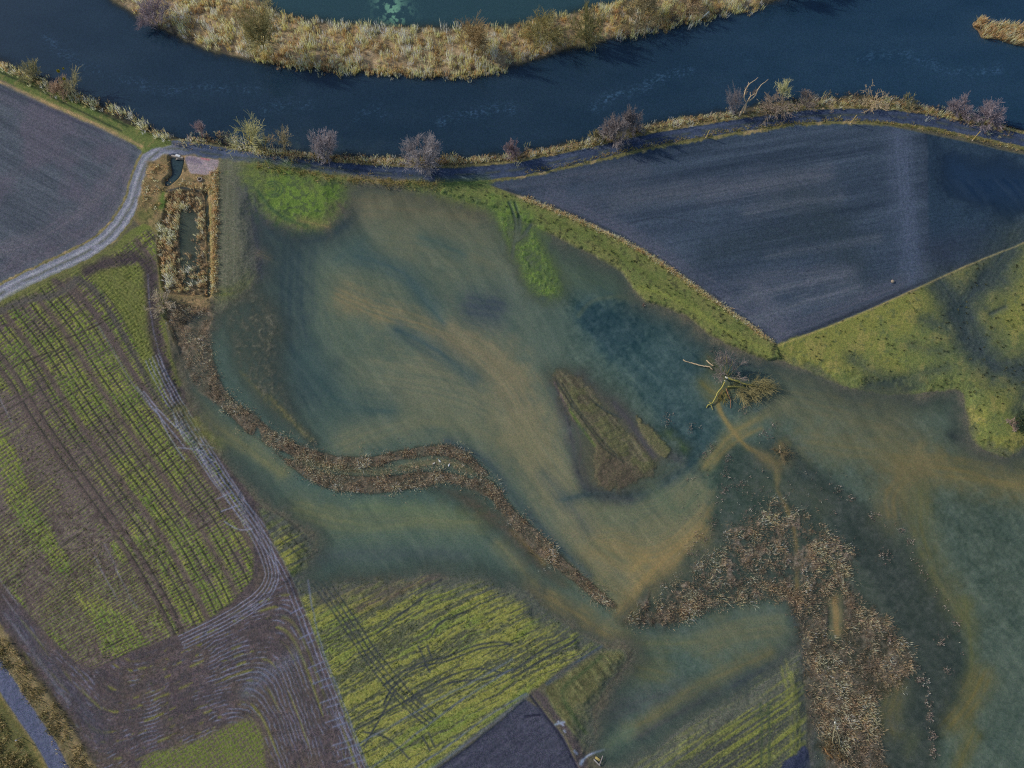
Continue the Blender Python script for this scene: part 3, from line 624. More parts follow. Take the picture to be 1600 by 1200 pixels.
thin(COL, [[(868, 590), (890, 625), (915, 660), (945, 700), (975, 722)], [(880, 600), (905, 640), (935, 680), (965, 712)], [(920, 620), (945, 640), (972, 652)]], 1.7, (58, 62, 56), .8, depth=.1)
stroke(COL, [(890, 640), (912, 672), (930, 696)], 2.2, (84, 104, 50), .7, .4)
sl, d, a = curve([(960, 628), (985, 658), (1000, 682), (1022, 712)], 14); mix(COL, sl, np.exp(-(d / 5) ** 2) * .8, (78, 74, 84)); mix(WAT, sl, np.exp(-(d / 12) ** 2) * .6, (70, 70, 84))
for P, c, top in (([(345, 482), (400, 442), (438, 480), (450, 520), (440, 560), (450, 600), (470, 650), (500, 690), (482, 692), (440, 667), (400, 632), (370, 592), (352, 540)], (74, 77, 68), -.10),
                  ([(668, 756), (720, 764), (770, 790), (802, 815), (832, 850), (862, 885), (882, 915), (842, 895), (800, 852), (760, 820), (700, 778)], (76, 68, 60), -.03),
                  ([(282, 632), (300, 650), (325, 672), (350, 694), (342, 698), (312, 678), (290, 655)], (104, 108, 56), .02),
                  ([(1040, 672), (1055, 680), (1075, 700), (1068, 702), (1046, 685)], (84, 108, 56), .04)):
    sl, m = area(COL, P, c, 20, 12)
    lift(sl, m, top + .22 * (N_HI[sl] - .5) + .30 * (N_MD[sl] - .5))
    COL[sl] += (m * (N_HI[sl] - .5) * 36)[..., None]
stroke(COL, [(420, 620), (450, 650), (485, 685)], 6, (92, 92, 62), .6, .6)
stroke(COL, [(375, 580), (410, 620), (450, 655)], 4, (96, 94, 60), .6, .6)
sl, d, a = curve([(400, 600), (440, 640), (490, 690)], 20); lift(sl, np.exp(-(d / 11) ** 2), -.04 + .2 * (N_HI[sl] - .5))
# marsh floor is shallow
MARSH = [(968, 972), (1000, 928), (1040, 898), (1090, 850), (1110, 800), (1120, 740), (1150, 700), (1220, 690), (1270, 730), (1330, 780), (1390, 830), (1440, 880), (1480, 940), (1500, 1000), (1500, 1080), (1470, 1140), (1450, 1240), (1275, 1240), (1268, 1120), (1258, 1050), (1248, 980), (1225, 945), (1180, 940), (1100, 960), (1040, 985)]
sl, d = poly(MARSH, 40); m = ss(14, -14, d + (N_LO[sl] - .5) * 24)
lift(sl, m, -.22 + .2 * (N_MD[sl] - .5) + .14 * (N_HI[sl] - .5)); mix(COL, sl, m * .8, (79, 84, 85)); COL[sl] += (m * (N_HI[sl] - .5) * 34)[..., None]
mix(WAT, sl, m * .75, (54, 68, 74)); MARSH_SL, MARSH_M = sl, m
REEDB = [(970, 970), (1000, 932), (1040, 902), (1100, 868), (1140, 850), (1130, 828), (1180, 800), (1210, 778), (1260, 800), (1300, 830), (1340, 862), (1332, 900), (1352, 930), (1385, 960), (1402, 990), (1430, 1020), (1432, 1050), (1402, 1075), (1372, 1090), (1352, 1110),
         (1375, 1150), (1388, 1230), (1300, 1230), (1280, 1150), (1268, 1120), (1262, 1060), (1250, 990), (1230, 950), (1190, 940), (1120, 950), (1050, 980), (1000, 980)]
sl, d = poly(REEDB, 10); m = ss(6, -10, d + (N_MD[sl] - .5) * 24 + (N_HI[sl] - .5) * 8)
m = m * (1 - (1 - ss(.44, .56, N_MD[sl] * .6 + N_HI[sl] * .4)) * ss(985, 900, V[sl] + (N_LO[sl] - .5) * 60) * .85)
H[sl] = H[sl] * (1 - m) + m * (-.07 + .22 * (N_MD[sl] - .5)); mix(COL, sl, m * .85, (92, 82, 69)); COL[sl] += (m * ((N_HI[sl] - .5) * 52 + (N_XX[sl] - .5) * 42 + (N_MD[sl] - .5) * 60 + (N_LO[sl] - .5) * 40))[..., None]
sl, d, a = curve([(1306, 935), (1308, 960), (1306, 992)], 30); H[sl] -= .5 * np.exp(-(d / 11) ** 4)
CH_REED = [[(262, 482), (325, 482), (327, 510), (333, 560), (348, 600), (368, 628), (402, 650), (396, 682), (374, 666), (348, 640), (310, 610), (290, 572), (279, 540)],
           [(396, 650), (430, 674), (480, 698), (530, 711), (580, 711), (640, 699), (690, 693), (722, 700), (746, 720), (766, 740), (752, 746), (730, 727), (690, 713), (640, 716), (590, 729), (540, 736), (490, 726), (440, 706), (410, 686)],
           [(405, 682), (440, 710), (480, 725), (500, 735), (530, 741), (600, 742), (660, 735), (700, 736), (740, 746), (770, 750), (800, 790), (832, 820), (872, 860), (905, 892), (950, 930), (966, 950), (940, 946), (900, 912), (860, 882), (820, 848), (790, 808), (760, 776), (700, 753), (660, 763), (600, 771), (550, 771), (500, 760), (460, 736), (420, 702)]]
for P in CH_REED:
    sl, d = poly(P, 8); m = ss(4, -3, d + (N_MD[sl] - .5) * 6); H[sl] = H[sl] * (1 - m) + m * (-.07 + .2 * (N_MD[sl] - .5)); mix(COL, sl, m * .9, (108, 95, 80)); COL[sl] += (m * ((N_HI[sl] - .5) * 46 + (N_XX[sl] - .5) * 36))[..., None]
sl, d = poly([(470, 716), (540, 730), (600, 730), (690, 714), (730, 728), (750, 745), (700, 735), (600, 741), (500, 735)], 8); H[sl] = np.where(d < 3, np.minimum(H[sl], .1 - .45 * ss(3, -3, d)), H[sl])

# ================================================================== flood-water colours: silt plumes and clear dark water
def W(pts, w, c, al=.85, brk=.45, seed=1, st=(70, 6)): stroke(WAT, pts, w, c, al, brk, 2.0, seed, st)
W([(470, 300), (640, 330), (780, 350)], 60, (74, 84, 86), .8)
W([(555, 322), (640, 326), (745, 332)], 32, (94, 90, 83))
W([(620, 370), (720, 385), (800, 420)], 54, (80, 85, 82), .85)
W([(860, 420), (930, 440), (960, 455)], 26, (66, 80, 78), .7)
W([(500, 450), (540, 540), (600, 600)], 70, (74, 86, 86), .8)
W([(530, 430), (600, 440), (680, 455)], 30, (80, 86, 82), .5)
W([(800, 450), (840, 530), (880, 590)], 40, (72, 84, 88), .7)
W([(620, 600), (720, 620), (800, 660), (860, 720), (900, 790), (950, 850)], 64, (90, 94, 90), .85, .6, st=(140, 5))
W([(540, 465), (600, 490), (650, 503), (700, 522), (760, 548), (800, 585)], 26, (100, 95, 84), .8, .7, st=(120, 4))
W([(700, 530), (750, 555), (795, 600), (830, 660)], 42, (100, 96, 88), .8, .7, st=(120, 4))
W([(540, 690), (640, 655), (720, 660), (800, 700)], 26, (88, 92, 86), .8)
W([(820, 680), (870, 760), (920, 830), (980, 890)], 46, (101, 99, 89), .85, .65, st=(140, 4))
W([(950, 850), (1010, 868), (1060, 848), (1112, 795)], 36, (112, 101, 82), .85, .65, st=(120, 4))
W([(1095, 720), (1118, 770), (1105, 815), (1060, 860), (1000, 915), (972, 950)], 17, (118, 103, 80), .85, .6, st=(90, 3))
W([(900, 880), (940, 910), (970, 930)], 22, (92, 90, 78), .8)
W([(960, 800), (1020, 790), (1060, 770), (1095, 735)], 40, (86, 92, 86), .8, .7, st=(110, 3))
W([(1010, 830), (1060, 800), (1100, 760)], 26, (96, 96, 86), .7, .7, st=(110, 3))
DARK = [([(410, 320), (440, 360), (500, 362), (530, 345)], 26, (38, 55, 76), .95), ([(455, 395), (452, 470), (462, 540), (486, 600)], 38, (42, 56, 72), .95), ([(745, 478), (770, 482)], 26, (50, 60, 80), .9), ([(400, 470), (430, 560), (450, 620)], 30, (50, 64, 76), .8),
        ([(560, 400), (630, 425), (680, 475)], 16, (52, 70, 84), .75), ([(620, 515), (680, 545), (740, 588)], 14, (54, 70, 84), .8), ([(640, 440), (665, 470), (690, 500)], 11, (52, 70, 84), .7), ([(480, 560), (520, 620), (600, 636)], 26, (50, 68, 80), .75), ([(530, 400), (560, 380)], 18, (54, 72, 84), .6),
        ([(660, 370), (700, 385), (720, 395)], 12, (54, 72, 82), .6), ([(930, 488), (960, 510), (1000, 522), (1050, 545)], 30, (34, 57, 78), .95), ([(960, 530), (1000, 560), (1040, 600), (1060, 640)], 32, (40, 64, 82), .9), ([(1080, 575), (1150, 548), (1205, 580)], 26, (38, 57, 78), .9), ([(1050, 640), (1100, 690), (1090, 720)], 22, (38, 57, 76), .9),
        ([(920, 490), (935, 520), (960, 545)], 10, (26, 46, 70), .8), ([(870, 600), (888, 660), (903, 720), (925, 765), (985, 778)], 11, (60, 63, 80), .85), ([(905, 590), (960, 640), (1030, 700), (1060, 715)], 12, (62, 66, 84), .7), ([(850, 740), (900, 800), (920, 830)], 12, (66, 74, 82), .6), ([(880, 780), (940, 770), (1000, 770), (1060, 740)], 10, (50, 64, 80), .7),
        ([(700, 690), (760, 720), (800, 770), (850, 830), (920, 900)], 9, (54, 66, 80), .8), ([(1020, 760), (1060, 800), (1090, 770)], 12, (72, 84, 80), .6), ([(925, 850), (980, 880), (1010, 885)], 7, (84, 88, 80), .6),
        ([(1180, 640), (1260, 610), (1340, 610)], 16, (50, 66, 80), .7), ([(1210, 690), (1260, 700), (1260, 740)], 16, (44, 60, 74), .8), ([(1400, 660), (1430, 680), (1425, 690)], 10, (46, 62, 76), .7), ([(1490, 680), (1530, 700), (1570, 715)], 10, (40, 52, 68), .8),
        ([(1500, 770), (1540, 840), (1580, 930)], 52, (53, 68, 75), .7), ([(1410, 620), (1440, 630)], 10, (46, 62, 78), .6), ([(1340, 750), (1370, 740)], 10, (52, 66, 74), .7),
        ([(1240, 700), (1280, 750), (1330, 785), (1400, 825)], 14, (40, 57, 70), .85), ([(1390, 805), (1430, 860), (1470, 920), (1495, 975), (1500, 1040), (1490, 1100), (1458, 1135)], 22, (35, 50, 66), .9), ([(1350, 830), (1400, 900), (1430, 990), (1450, 1080)], 30, (44, 58, 68), .75),
        ([(1120, 720), (1140, 770), (1130, 810)], 24, (44, 62, 72), .7), ([(470, 750), (560, 785), (680, 780), (760, 800)], 12, (56, 76, 84), .7), ([(500, 870), (620, 860), (720, 865)], 14, (60, 72, 86), .7), ([(800, 860), (850, 920), (900, 950)], 10, (60, 70, 80), .6), ([(980, 1000), (1080, 985), (1160, 960), (1220, 955)], 8, (56, 70, 82), .7, ),
        ([(1240, 960), (1250, 1000), (1235, 1030)], 12, (48, 60, 78), .8), ([(1150, 1070), (1190, 1050), (1230, 1035)], 16, (50, 60, 80), .8), ([(960, 1110), (1020, 1090), (1060, 1080)], 22, (62, 68, 82), .7), ([(1000, 1150), (1060, 1115), (1120, 1080)], 10, (60, 64, 80), .7), ([(1320, 1110), (1400, 1180)], 26, (42, 54, 66), .6)]
for t in DARK: W(t[0], t[1], t[2], t[3])
area(WAT, [(914, 478), (945, 470), (1010, 476), (1060, 500), (1120, 535), (1190, 565), (1205, 600), (1150, 640), (1110, 690), (1085, 715), (1055, 690), (1030, 655), (1000, 615), (960, 560), (925, 520)], (46, 66, 82), 14, 10, .75)
area(WAT, [(916, 486), (950, 480), (985, 500), (1000, 530), (960, 545), (928, 522)], (32, 52, 72), 12, 10, .65)
area(WAT, [(1235, 690), (1290, 735), (1340, 775), (1395, 805), (1440, 862), (1480, 932), (1501, 1000), (1504, 1060), (1490, 1105), (1455, 1150), (1450, 1210), (1400, 1210), (1420, 1100), (1440, 1040), (1400, 960), (1350, 890), (1290, 800)], (45, 59, 69), 5, 8, .8)
area(WAT, [(1110, 720), (1150, 700), (1200, 730), (1220, 780), (1180, 800), (1130, 830), (1112, 800)], (50, 68, 74), 12, 12, .7)
sl = sl_of(900, 1520, 460, 1210); dk = ss(74, 54, WAT[sl][..., 0]); WAT[sl] += (dk * ((N_HI[sl] - .5) * 26 + (N_MD[sl] - .5) * 22))[..., None]
TAN = [([(905, 492), (925, 470), (965, 463), (1010, 470)], 4, (80, 88, 82), .35), ([(1105, 725), (1140, 682), (1180, 655), (1225, 630)], 11, (98, 94, 76), .85), ([(1118, 720), (1150, 690), (1190, 668)], 5, (100, 94, 76), .7), ([(1122, 630), (1130, 650), (1150, 678), (1172, 700), (1212, 722), (1216, 750)], 5, (108, 98, 76), .9),
       ([(1216, 750), (1216, 766), (1228, 790), (1240, 820), (1246, 860), (1246, 930)], 3.6, (110, 99, 76), .9), ([(1190, 715), (1215, 725), (1230, 715), (1222, 695)], 12, (104, 96, 78), .75), ([(1100, 600), (1120, 615), (1150, 600)], 14, (84, 82, 62), .7), ([(1110, 560), (1130, 590)], 12, (74, 76, 62), .6),
       ([(1230, 622), (1320, 642), (1400, 665)], 46, (78, 82, 78), .8), ([(1270, 690), (1340, 700), (1400, 706)], 34, (84, 85, 76), .75), ([(1420, 725), (1510, 735), (1620, 760)], 30, (92, 89, 73), .85), ([(1440, 730), (1400, 770), (1400, 800)], 34, (88, 85, 74), .8), ([(1440, 770), (1442, 830), (1470, 900), (1505, 960)], 24, (78, 82, 70), .75),
       ([(1180, 760), (1260, 770), (1290, 790)], 18, (72, 80, 76), .5), ([(1510, 940), (1520, 1020), (1520, 1070)], 12, (74, 80, 64), .6), ([(1490, 1130), (1515, 1100), (1535, 1060)], 22, (84, 82, 64), .8), ([(1500, 1200), (1520, 1150)], 16, (84, 82, 60), .6), ([(1306, 940), (1308, 985)], 11, (114, 101, 82), 1.0),
       ([(1405, 1070), (1392, 1110), (1395, 1140)], 18, (86, 86, 70), .8), ([(1420, 1180), (1430, 1150)], 12, (66, 76, 66), .5), ([(300, 632), (340, 668), (395, 702), (440, 735)], 15, (92, 95, 82), .85), ([(470, 798), (560, 818), (640, 812), (740, 815)], 26, (88, 94, 82), .85), ([(560, 790), (660, 796), (720, 802)], 10, (78, 92, 84), .7),
       ([(835, 925), (885, 950), (935, 980), (975, 1000)], 17, (104, 97, 78), .9), ([(780, 850), (830, 905)], 12, (88, 90, 80), .7), ([(800, 830), (822, 852), (850, 880)], 5, (108, 98, 76), .8), ([(1000, 1005), (1080, 1004), (1150, 985)], 14, (80, 86, 78), .8), ([(960, 1035), (1030, 1050)], 24, (80, 84, 74), .8), ([(1120, 1000), (1170, 985), (1210, 980)], 34, (82, 86, 80), .9), ([(1205, 1020), (1150, 1045), (1090, 1075), (1030, 1115), (985, 1140)], 13, (84, 84, 74), .85),
       ([(950, 1165), (985, 1142)], 11, (76, 90, 88), .8), ([(990, 890), (1010, 870)], 10, (120, 106, 82), .7), ([(1180, 600), (1215, 640)], 10, (76, 82, 80), .5), ([(600, 5), (612, 18)], 1, (60, 80, 84), .1)]
for t in TAN: W(t[0], t[1], t[2], t[3])
W([(470, 716), (540, 734), (600, 734), (690, 720), (735, 735)], 8, (86, 84, 74), .7)
W([(420, 800), (500, 840), (620, 835), (740, 850)], 18, (64, 82, 86), .5, .9, st=(60, 2.5))
# fine current streaks everywhere in the flood
sl = sl_of(280, 1720, 280, 1330)
u, v = U[sl], V[sl]; wx = (N_LO[sl] - .5) * 30
n = fbm((u * .62 + v * .78 + wx) / 90, (u * .78 - v * .62 + wx) / 7, 4, 101); n2 = fbm(u / 26, v / 26, 4, 102)
n3 = fbm((u * .62 + v * .78 + wx) / 50, (u * .78 - v * .62 + wx) / 2.4, 3, 104)
WAT[sl] += ((n - .5) * 18 + (n2 - .5) * 10 + (n3 - .5) * 6)[..., None] * np.array((1, .9, .75), f32)
nr = ~(RIVER_MASK | BACK_MASK | ((U > 1430) & (V < 362)))
WAT[nr] = WAT[nr] * np.array((1.01, .99, .92), f32) + np.array((13, 16.5, 11.5), f32); ea = (ss(1180, 1420, U[nr]) * ss(500, 640, V[nr]))[..., None]; WAT[nr] = WAT[nr] + ea * np.array((2, -1, -3), f32)
# river: light ripple lines and broad tone
sl = sl_of(-140, 1720, -200, 260)
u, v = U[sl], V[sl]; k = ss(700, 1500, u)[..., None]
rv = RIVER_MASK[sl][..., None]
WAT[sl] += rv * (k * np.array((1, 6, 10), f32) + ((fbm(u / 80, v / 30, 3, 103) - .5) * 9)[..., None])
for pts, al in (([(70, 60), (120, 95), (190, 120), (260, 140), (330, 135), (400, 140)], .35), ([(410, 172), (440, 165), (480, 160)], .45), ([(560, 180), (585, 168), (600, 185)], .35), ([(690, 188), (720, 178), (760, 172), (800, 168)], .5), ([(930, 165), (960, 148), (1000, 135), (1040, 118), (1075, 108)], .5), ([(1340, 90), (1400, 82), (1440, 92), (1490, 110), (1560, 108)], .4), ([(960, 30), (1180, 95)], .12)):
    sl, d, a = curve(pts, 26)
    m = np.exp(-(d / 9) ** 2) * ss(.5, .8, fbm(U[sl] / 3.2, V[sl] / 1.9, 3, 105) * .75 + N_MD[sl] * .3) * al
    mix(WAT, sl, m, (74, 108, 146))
# weed patch in the backwater
sl, d, a = curve([(612, -30), (608, 0), (618, 22)], 40)
m = np.exp(-(d / 22) ** 2) * ss(.44, .56, N_HI[sl] * .7 + N_MD[sl] * .35)
mix(WAT, sl, m * ss(.38, .5, N_MD[sl] + .1), (104, 150, 132))

# haze painted into the ground colours: blue and dark tones lifted everywhere
mx_ = COL[..., :2].max(-1); COL[..., 2] += .06 * np.maximum(mx_ - COL[..., 2], 0)
COL[:] = COL * .97 + np.array((3.5, 4, 4), f32)
# ================================================================== helpers that make objects
def tag(o, label=None, cat=None, group=None, kind=None):
    if label: o['label'] = label
    if cat: o['category'] = cat
    if group: o['group'] = group
    if kind: o['kind'] = kind
    return o

def mesh_np(name, verts, faces, mat, parent=None, smooth_=True, attrs=None):
    verts = np.ascontiguousarray(verts, f32); faces = np.ascontiguousarray(faces, np.int32)
    me = bpy.data.meshes.new(name)
    nv, nf, k = len(verts), len(faces), faces.shape[1]
    me.vertices.add(nv); me.vertices.foreach_set('co', verts.ravel())
    me.loops.add(nf * k); me.loops.foreach_set('vertex_index', faces.ravel())
    me.polygons.add(nf)
    me.polygons.foreach_set('loop_start', np.arange(0, nf * k, k, dtype=np.int32))
    try: me.polygons.foreach_set('loop_total', np.full(nf, k, np.int32))
    except Exception: pass
    me.polygons.foreach_set('use_smooth', np.full(nf, smooth_, bool))
    me.update(calc_edges=True)
    for nm, arr in (attrs or {}).items():
        if arr.ndim == 2:
            at = me.attributes.new(nm, 'FLOAT_COLOR', 'POINT')
            c4 = np.ones((nv, 4), f32); c4[:, :3] = arr; at.data.foreach_set('color', c4.ravel())
        else:
            at = me.attributes.new(nm, 'FLOAT', 'POINT'); at.data.foreach_set('value', np.ascontiguousarray(arr, f32))
    me.materials.append(mat)
    o = bpy.data.objects.new(name, me); COLL.objects.link(o)
    if parent: o.parent = parent
    return o

def empty(name, loc):
    o = bpy.data.objects.new(name, None); COLL.objects.link(o); o.location = loc; o.empty_display_size = .3
    return o

# ------------------------------------------------------------------ materials
def newmat(name):
    m = bpy.data.materials.new(name); m.use_nodes = True
    nt = m.node_tree; return m, nt, nt.nodes['Principled BSDF'], nt.nodes.new, nt.links.new

def grain(nt, N, L, src, amt, cell=.11, hue=.5):
    """crumbly fine variation of a surface, cell metres across"""
    geo = N('ShaderNodeNewGeometry'); sn = N('ShaderNodeVectorMath'); sn.operation = 'SNAP'; sn.inputs[1].default_value = (cell,) * 3
    L(geo.outputs['Position'], sn.inputs[0]); wn = N('ShaderNodeTexWhiteNoise'); wn.noise_dimensions = '3D'; L(sn.outputs[0], wn.inputs['Vector'])
    mr = N('ShaderNodeMapRange'); mr.inputs['To Min'].default_value = 1 - amt; mr.inputs['To Max'].default_value = 1 + amt; L(wn.outputs['Value'], mr.inputs['Value'])
    mx = N('ShaderNodeVectorMath'); mx.operation = 'SCALE'; L(src, mx.inputs[0]); L(mr.outputs[0], mx.inputs['Scale'])
    hm = N('ShaderNodeVectorMath'); hm.operation = 'MULTIPLY_ADD'; hm.inputs[1].default_value = (amt * hue,) * 3; hm.inputs[2].default_value = (1 - amt * hue / 2,) * 3
    L(wn.outputs['Color'], hm.inputs[0])
    m2 = N('ShaderNodeVectorMath'); m2.operation = 'MULTIPLY'; L(mx.outputs[0], m2.inputs[0]); L(hm.outputs[0], m2.inputs[1])
    return m2.outputs[0]

def ground_mat():
    m, nt, b, N, L = newmat('soil_and_turf')
    at = N('ShaderNodeAttribute'); at.attribute_name = 'col'
    geo = N('ShaderNodeNewGeometry')
    n1 = N('ShaderNodeTexNoise'); n1.inputs['Scale'].default_value = 2.2; n1.inputs['Detail'].default_value = 5; L(geo.outputs['Position'], n1.inputs['Vector'])
    mr = N('ShaderNodeMapRange'); mr.inputs['From Min'].default_value = .3; mr.inputs['From Max'].default_value = .7; mr.inputs['To Min'].default_value = .88; mr.inputs['To Max'].default_value = 1.12; L(n1.outputs[0], mr.inputs['Value'])
    s = N('ShaderNodeVectorMath'); s.operation = 'SCALE'; L(at.outputs['Color'], s.inputs[0]); L(mr.outputs[0], s.inputs['Scale'])
    L(grain(nt, N, L, s.outputs[0], .26, .13, .6), b.inputs['Base Color'])
    b.inputs['Roughness'].default_value = .95; b.inputs['Specular IOR Level'].default_value = .12
    n2 = N('ShaderNodeTexNoise'); n2.inputs['Scale'].default_value = 5; n2.inputs['Detail'].default_value = 4; L(geo.outputs['Position'], n2.inputs['Vector'])
    bp = N('ShaderNodeBump'); bp.inputs['Strength'].default_value = .5; bp.inputs['Distance'].default_value = .06; L(n2.outputs[0], bp.inputs['Height']); L(bp.outputs[0], b.inputs['Normal'])
    return m
def water_mat(name, ripple, gr):
    m, nt, b, N, L = newmat(name)
    at = N('ShaderNodeAttribute'); at.attribute_name = 'col'
    al = N('ShaderNodeAttribute'); al.attribute_name = 'cover'
    L(grain(nt, N, L, at.outputs['Color'], gr, .14, .8), b.inputs['Base Color']); L(al.outputs['Fac'], b.inputs['Alpha'])
    b.inputs['Roughness'].default_value = .09; b.inputs['IOR'].default_value = 1.333
    geo = N('ShaderNodeNewGeometry')
    n2 = N('ShaderNodeTexNoise'); n2.inputs['Scale'].default_value = 1.4; n2.inputs['Detail'].default_value = 4; L(geo.outputs['Position'], n2.inputs['Vector'])
    bp = N('ShaderNodeBump'); bp.inputs['Strength'].default_value = ripple; bp.inputs['Distance'].default_value = .05; L(n2.outputs[0], bp.inputs['Height']); L(bp.outputs[0], b.inputs['Normal'])
    return m
def attr_mat(name, rough=.85, gr=.15, thin_leaf=0.0):
    m, nt, b, N, L = newmat(name)
    at = N('ShaderNodeAttribute'); at.attribute_name = 'col'
    L(grain(nt, N, L, at.outputs['Color'], gr, .09, .6), b.inputs['Base Color']); b.inputs['Roughness'].default_value = rough; b.inputs['Specular IOR Level'].default_value = .2
    if thin_leaf:                                                        # dry leaves let light through
        tr = N('ShaderNodeBsdfTranslucent'); L(at.outputs['Color'], tr.inputs['Color']); mx = N('ShaderNodeMixShader'); mx.inputs[0].default_value = thin_leaf
        L(b.outputs[0], mx.inputs[1]); L(tr.outputs[0], mx.inputs[2]); L(mx.outputs[0], nt.nodes['Material Output'].inputs['Surface'])
    return m
_pm = {}
def pmat(name, rgb, rough=.85, var=.3, scale=6):
    if name in _pm: return _pm[name]
    m, nt, b, N, L = newmat(name)
    geo = N('ShaderNodeNewGeometry'); n1 = N('ShaderNodeTexNoise'); n1.inputs['Scale'].default_value = scale; n1.inputs['Detail'].default_value = 4; L(geo.outputs['Position'], n1.inputs['Vector'])
    cr = N('ShaderNodeMix'); cr.data_type = 'RGBA'; a = C(rgb); L(n1.outputs[0], cr.inputs[0])
    cr.inputs[6].default_value = (*np.clip(a * (1 - var), 0, 1), 1); cr.inputs[7].default_value = (*np.clip(a * (1 + var), 0, .9), 1)
    L(cr.outputs[2], b.inputs['Base Color']); b.inputs['Roughness'].default_value = rough; b.inputs['Specular IOR Level'].default_value = .25
    _pm[name] = m; return m

# ================================================================== ground and water meshes
GCOL = C(np.clip(COL, 12, 235)).astype(f32)
H += (N_HI - .5) * .03
NV = NX * NY
VID = np.arange(NV, dtype=np.int64).reshape(NY, NX)
QUADS = np.stack([VID[:-1, :-1], VID[:-1, 1:], VID[1:, 1:], VID[1:, :-1]], -1)
def grid_mesh(name, fmask, zarr, mat, attrs, label=None):
    q = QUADS[fmask]
    used = np.zeros(NV, bool); used[q.ravel()] = True
    remap = np.cumsum(used) - 1
    q = remap[q]
    xx, yy = np.meshgrid(XS, YS)
    vv = np.c_[xx.ravel()[used], yy.ravel()[used], zarr.ravel()[used]]
    at = {k: a.reshape(NV, -1)[used] if a.ndim == 3 else a.ravel()[used] for k, a in attrs.items()}
    o = mesh_np(name, vv, q, mat, None, True, at)
    return tag(o, label, None, None, 'structure')
region('ploughed_field', PL_LEFT, False, 1); region('ploughed_field_east', PL_RIGHT, False, 1); region('ploughed_field_south', PL_SMALL, False, 1)
region('crop_field', CROP_L, True, 2); region('crop_field_middle', CROP_M, True, 2); region('crop_field_south', CROP_R, False, 2)
region('meadow', MEADOW, True, 3); region('gravel_pad', PAD, False, 1); region('muddy_headland', MUD, True, 2)
GM = ground_mat()
order = ['gravel_track', 'road', 'gravel_pad', 'ploughed_field', 'ploughed_field_east', 'ploughed_field_south', 'crop_field', 'crop_field_middle', 'crop_field_south', 'meadow', 'muddy_headland']
LBL = {'gravel_track': 'gravel track with two wheel ruts along the river bank', 'road': 'narrow grey asphalt road in the bottom left corner', 'gravel_pad': 'pale trampled gravel pad beside the culvert',
       'ploughed_field': 'bare grey ploughed field west of the curving track', 'ploughed_field_east': 'dark bare ploughed field between track and meadow, wet at its east end', 'ploughed_field_south': 'small dark ploughed field at the bottom edge',
       'crop_field': 'green and brown crop field with rows and wheelings on the left', 'crop_field_middle': 'striped yellow green crop field crossed by tyre tracks', 'crop_field_south': 'half flooded striped crop field beside the reed marsh',
       'meadow': 'yellow green wet meadow on the right', 'muddy_headland': 'muddy headland with curving water-filled tyre tracks'}
free = np.ones((NY - 1, NX - 1), bool)
for nm in order:
    mk = REG[nm]; fm = mk[:-1, :-1] & free
    free &= ~fm
    grid_mesh(nm.replace('_east', '').replace('_south', '').replace('_middle', ''), fm, H, GM, {'col': GCOL}, LBL[nm])
grid_mesh('ground', free, H, GM, {'col': GCOL}, 'rough river flood plain with verges, banks and marsh floor')
wet = H < .03
fw = wet[:-1, :-1] | wet[1:, :-1] | wet[:-1, 1:] | wet[1:, 1:]
REFL = np.array((.0034, .0050, .0085))
WCOL = np.clip((lin(np.clip(WAT, 8, 220)) - REFL) / E_LIGHT, .003, .8).astype(f32)
COVER = (1 - np.exp(-TURB * np.clip(-H, 0, 3))).astype(f32)
ZERO = np.zeros((NY, NX), f32)
rv = RIVER_MASK[:-1, :-1]; bk = BACK_MASK[:-1, :-1] & ~rv
pn = np.zeros((NY, NX), bool)
sl, d = poly(POND_OUT, 12); pn[sl] |= d < 9
sl, d = poly(DITCH, 8); pn[sl] |= d < 6
pn = pn[:-1, :-1] & ~rv
MWR = water_mat('river_water', .10, .22); MWF = water_mat('flood_water', .05, .14)
grid_mesh('river', fw & rv, ZERO, MWR, {'col': WCOL, 'cover': COVER}, 'wide dark blue river across the top')
grid_mesh('backwater', fw & bk, ZERO, MWF, {'col': WCOL, 'cover': COVER}, 'teal backwater beyond the reed belt')
grid_mesh('pond_water', fw & pn, ZERO, MWF, {'col': WCOL, 'cover': COVER}, 'still dark water in the reed pond and the ditch')
grid_mesh('flood_water', fw & ~rv & ~bk & ~pn, ZERO, MWF, {'col': WCOL, 'cover': COVER}, 'murky flood water with brown silt plumes over the low fields')

def hgt(x, y):
    i = np.clip(np.searchsorted(XS, x), 1, NX - 1); j = np.clip(np.searchsorted(YS, y), 1, NY - 1)
    return H[j, i]

# ================================================================== reeds and grasses
RS = np.random.RandomState(12)
def inside(u, v, P):
    P = np.array(P, float); r = np.zeros(len(u), bool)
    for i in range(len(P)):
        a, b = P[i], P[(i + 1) % len(P)]
        if a[1] == b[1]: continue
        r ^= ((a[1] > v) != (b[1] > v)) & (u < (b[0] - a[0]) * (v - a[1]) / (b[1] - a[1]) + a[0])
    return r
def sample(P, dens, holes=(), noise=None, seed=0):
    P = np.array(P, float); lo, hi = P.min(0), P.max(0)
    lo = np.maximum(lo, (-40, -40)); hi = np.minimum(hi, (1640, 1240))
    n = int((hi - lo).prod() * dens)
    u = RS.uniform(lo[0], hi[0], n); v = RS.uniform(lo[1], hi[1], n)
    k = inside(u, v, P)
    for h in holes: k &= ~inside(u, v, h)
    if noise:
        sc, th = noise; k &= fbm(u / sc, v / sc, 3, seed) + RS.uniform(-.12, .12, n) > th
    return u[k], v[k]
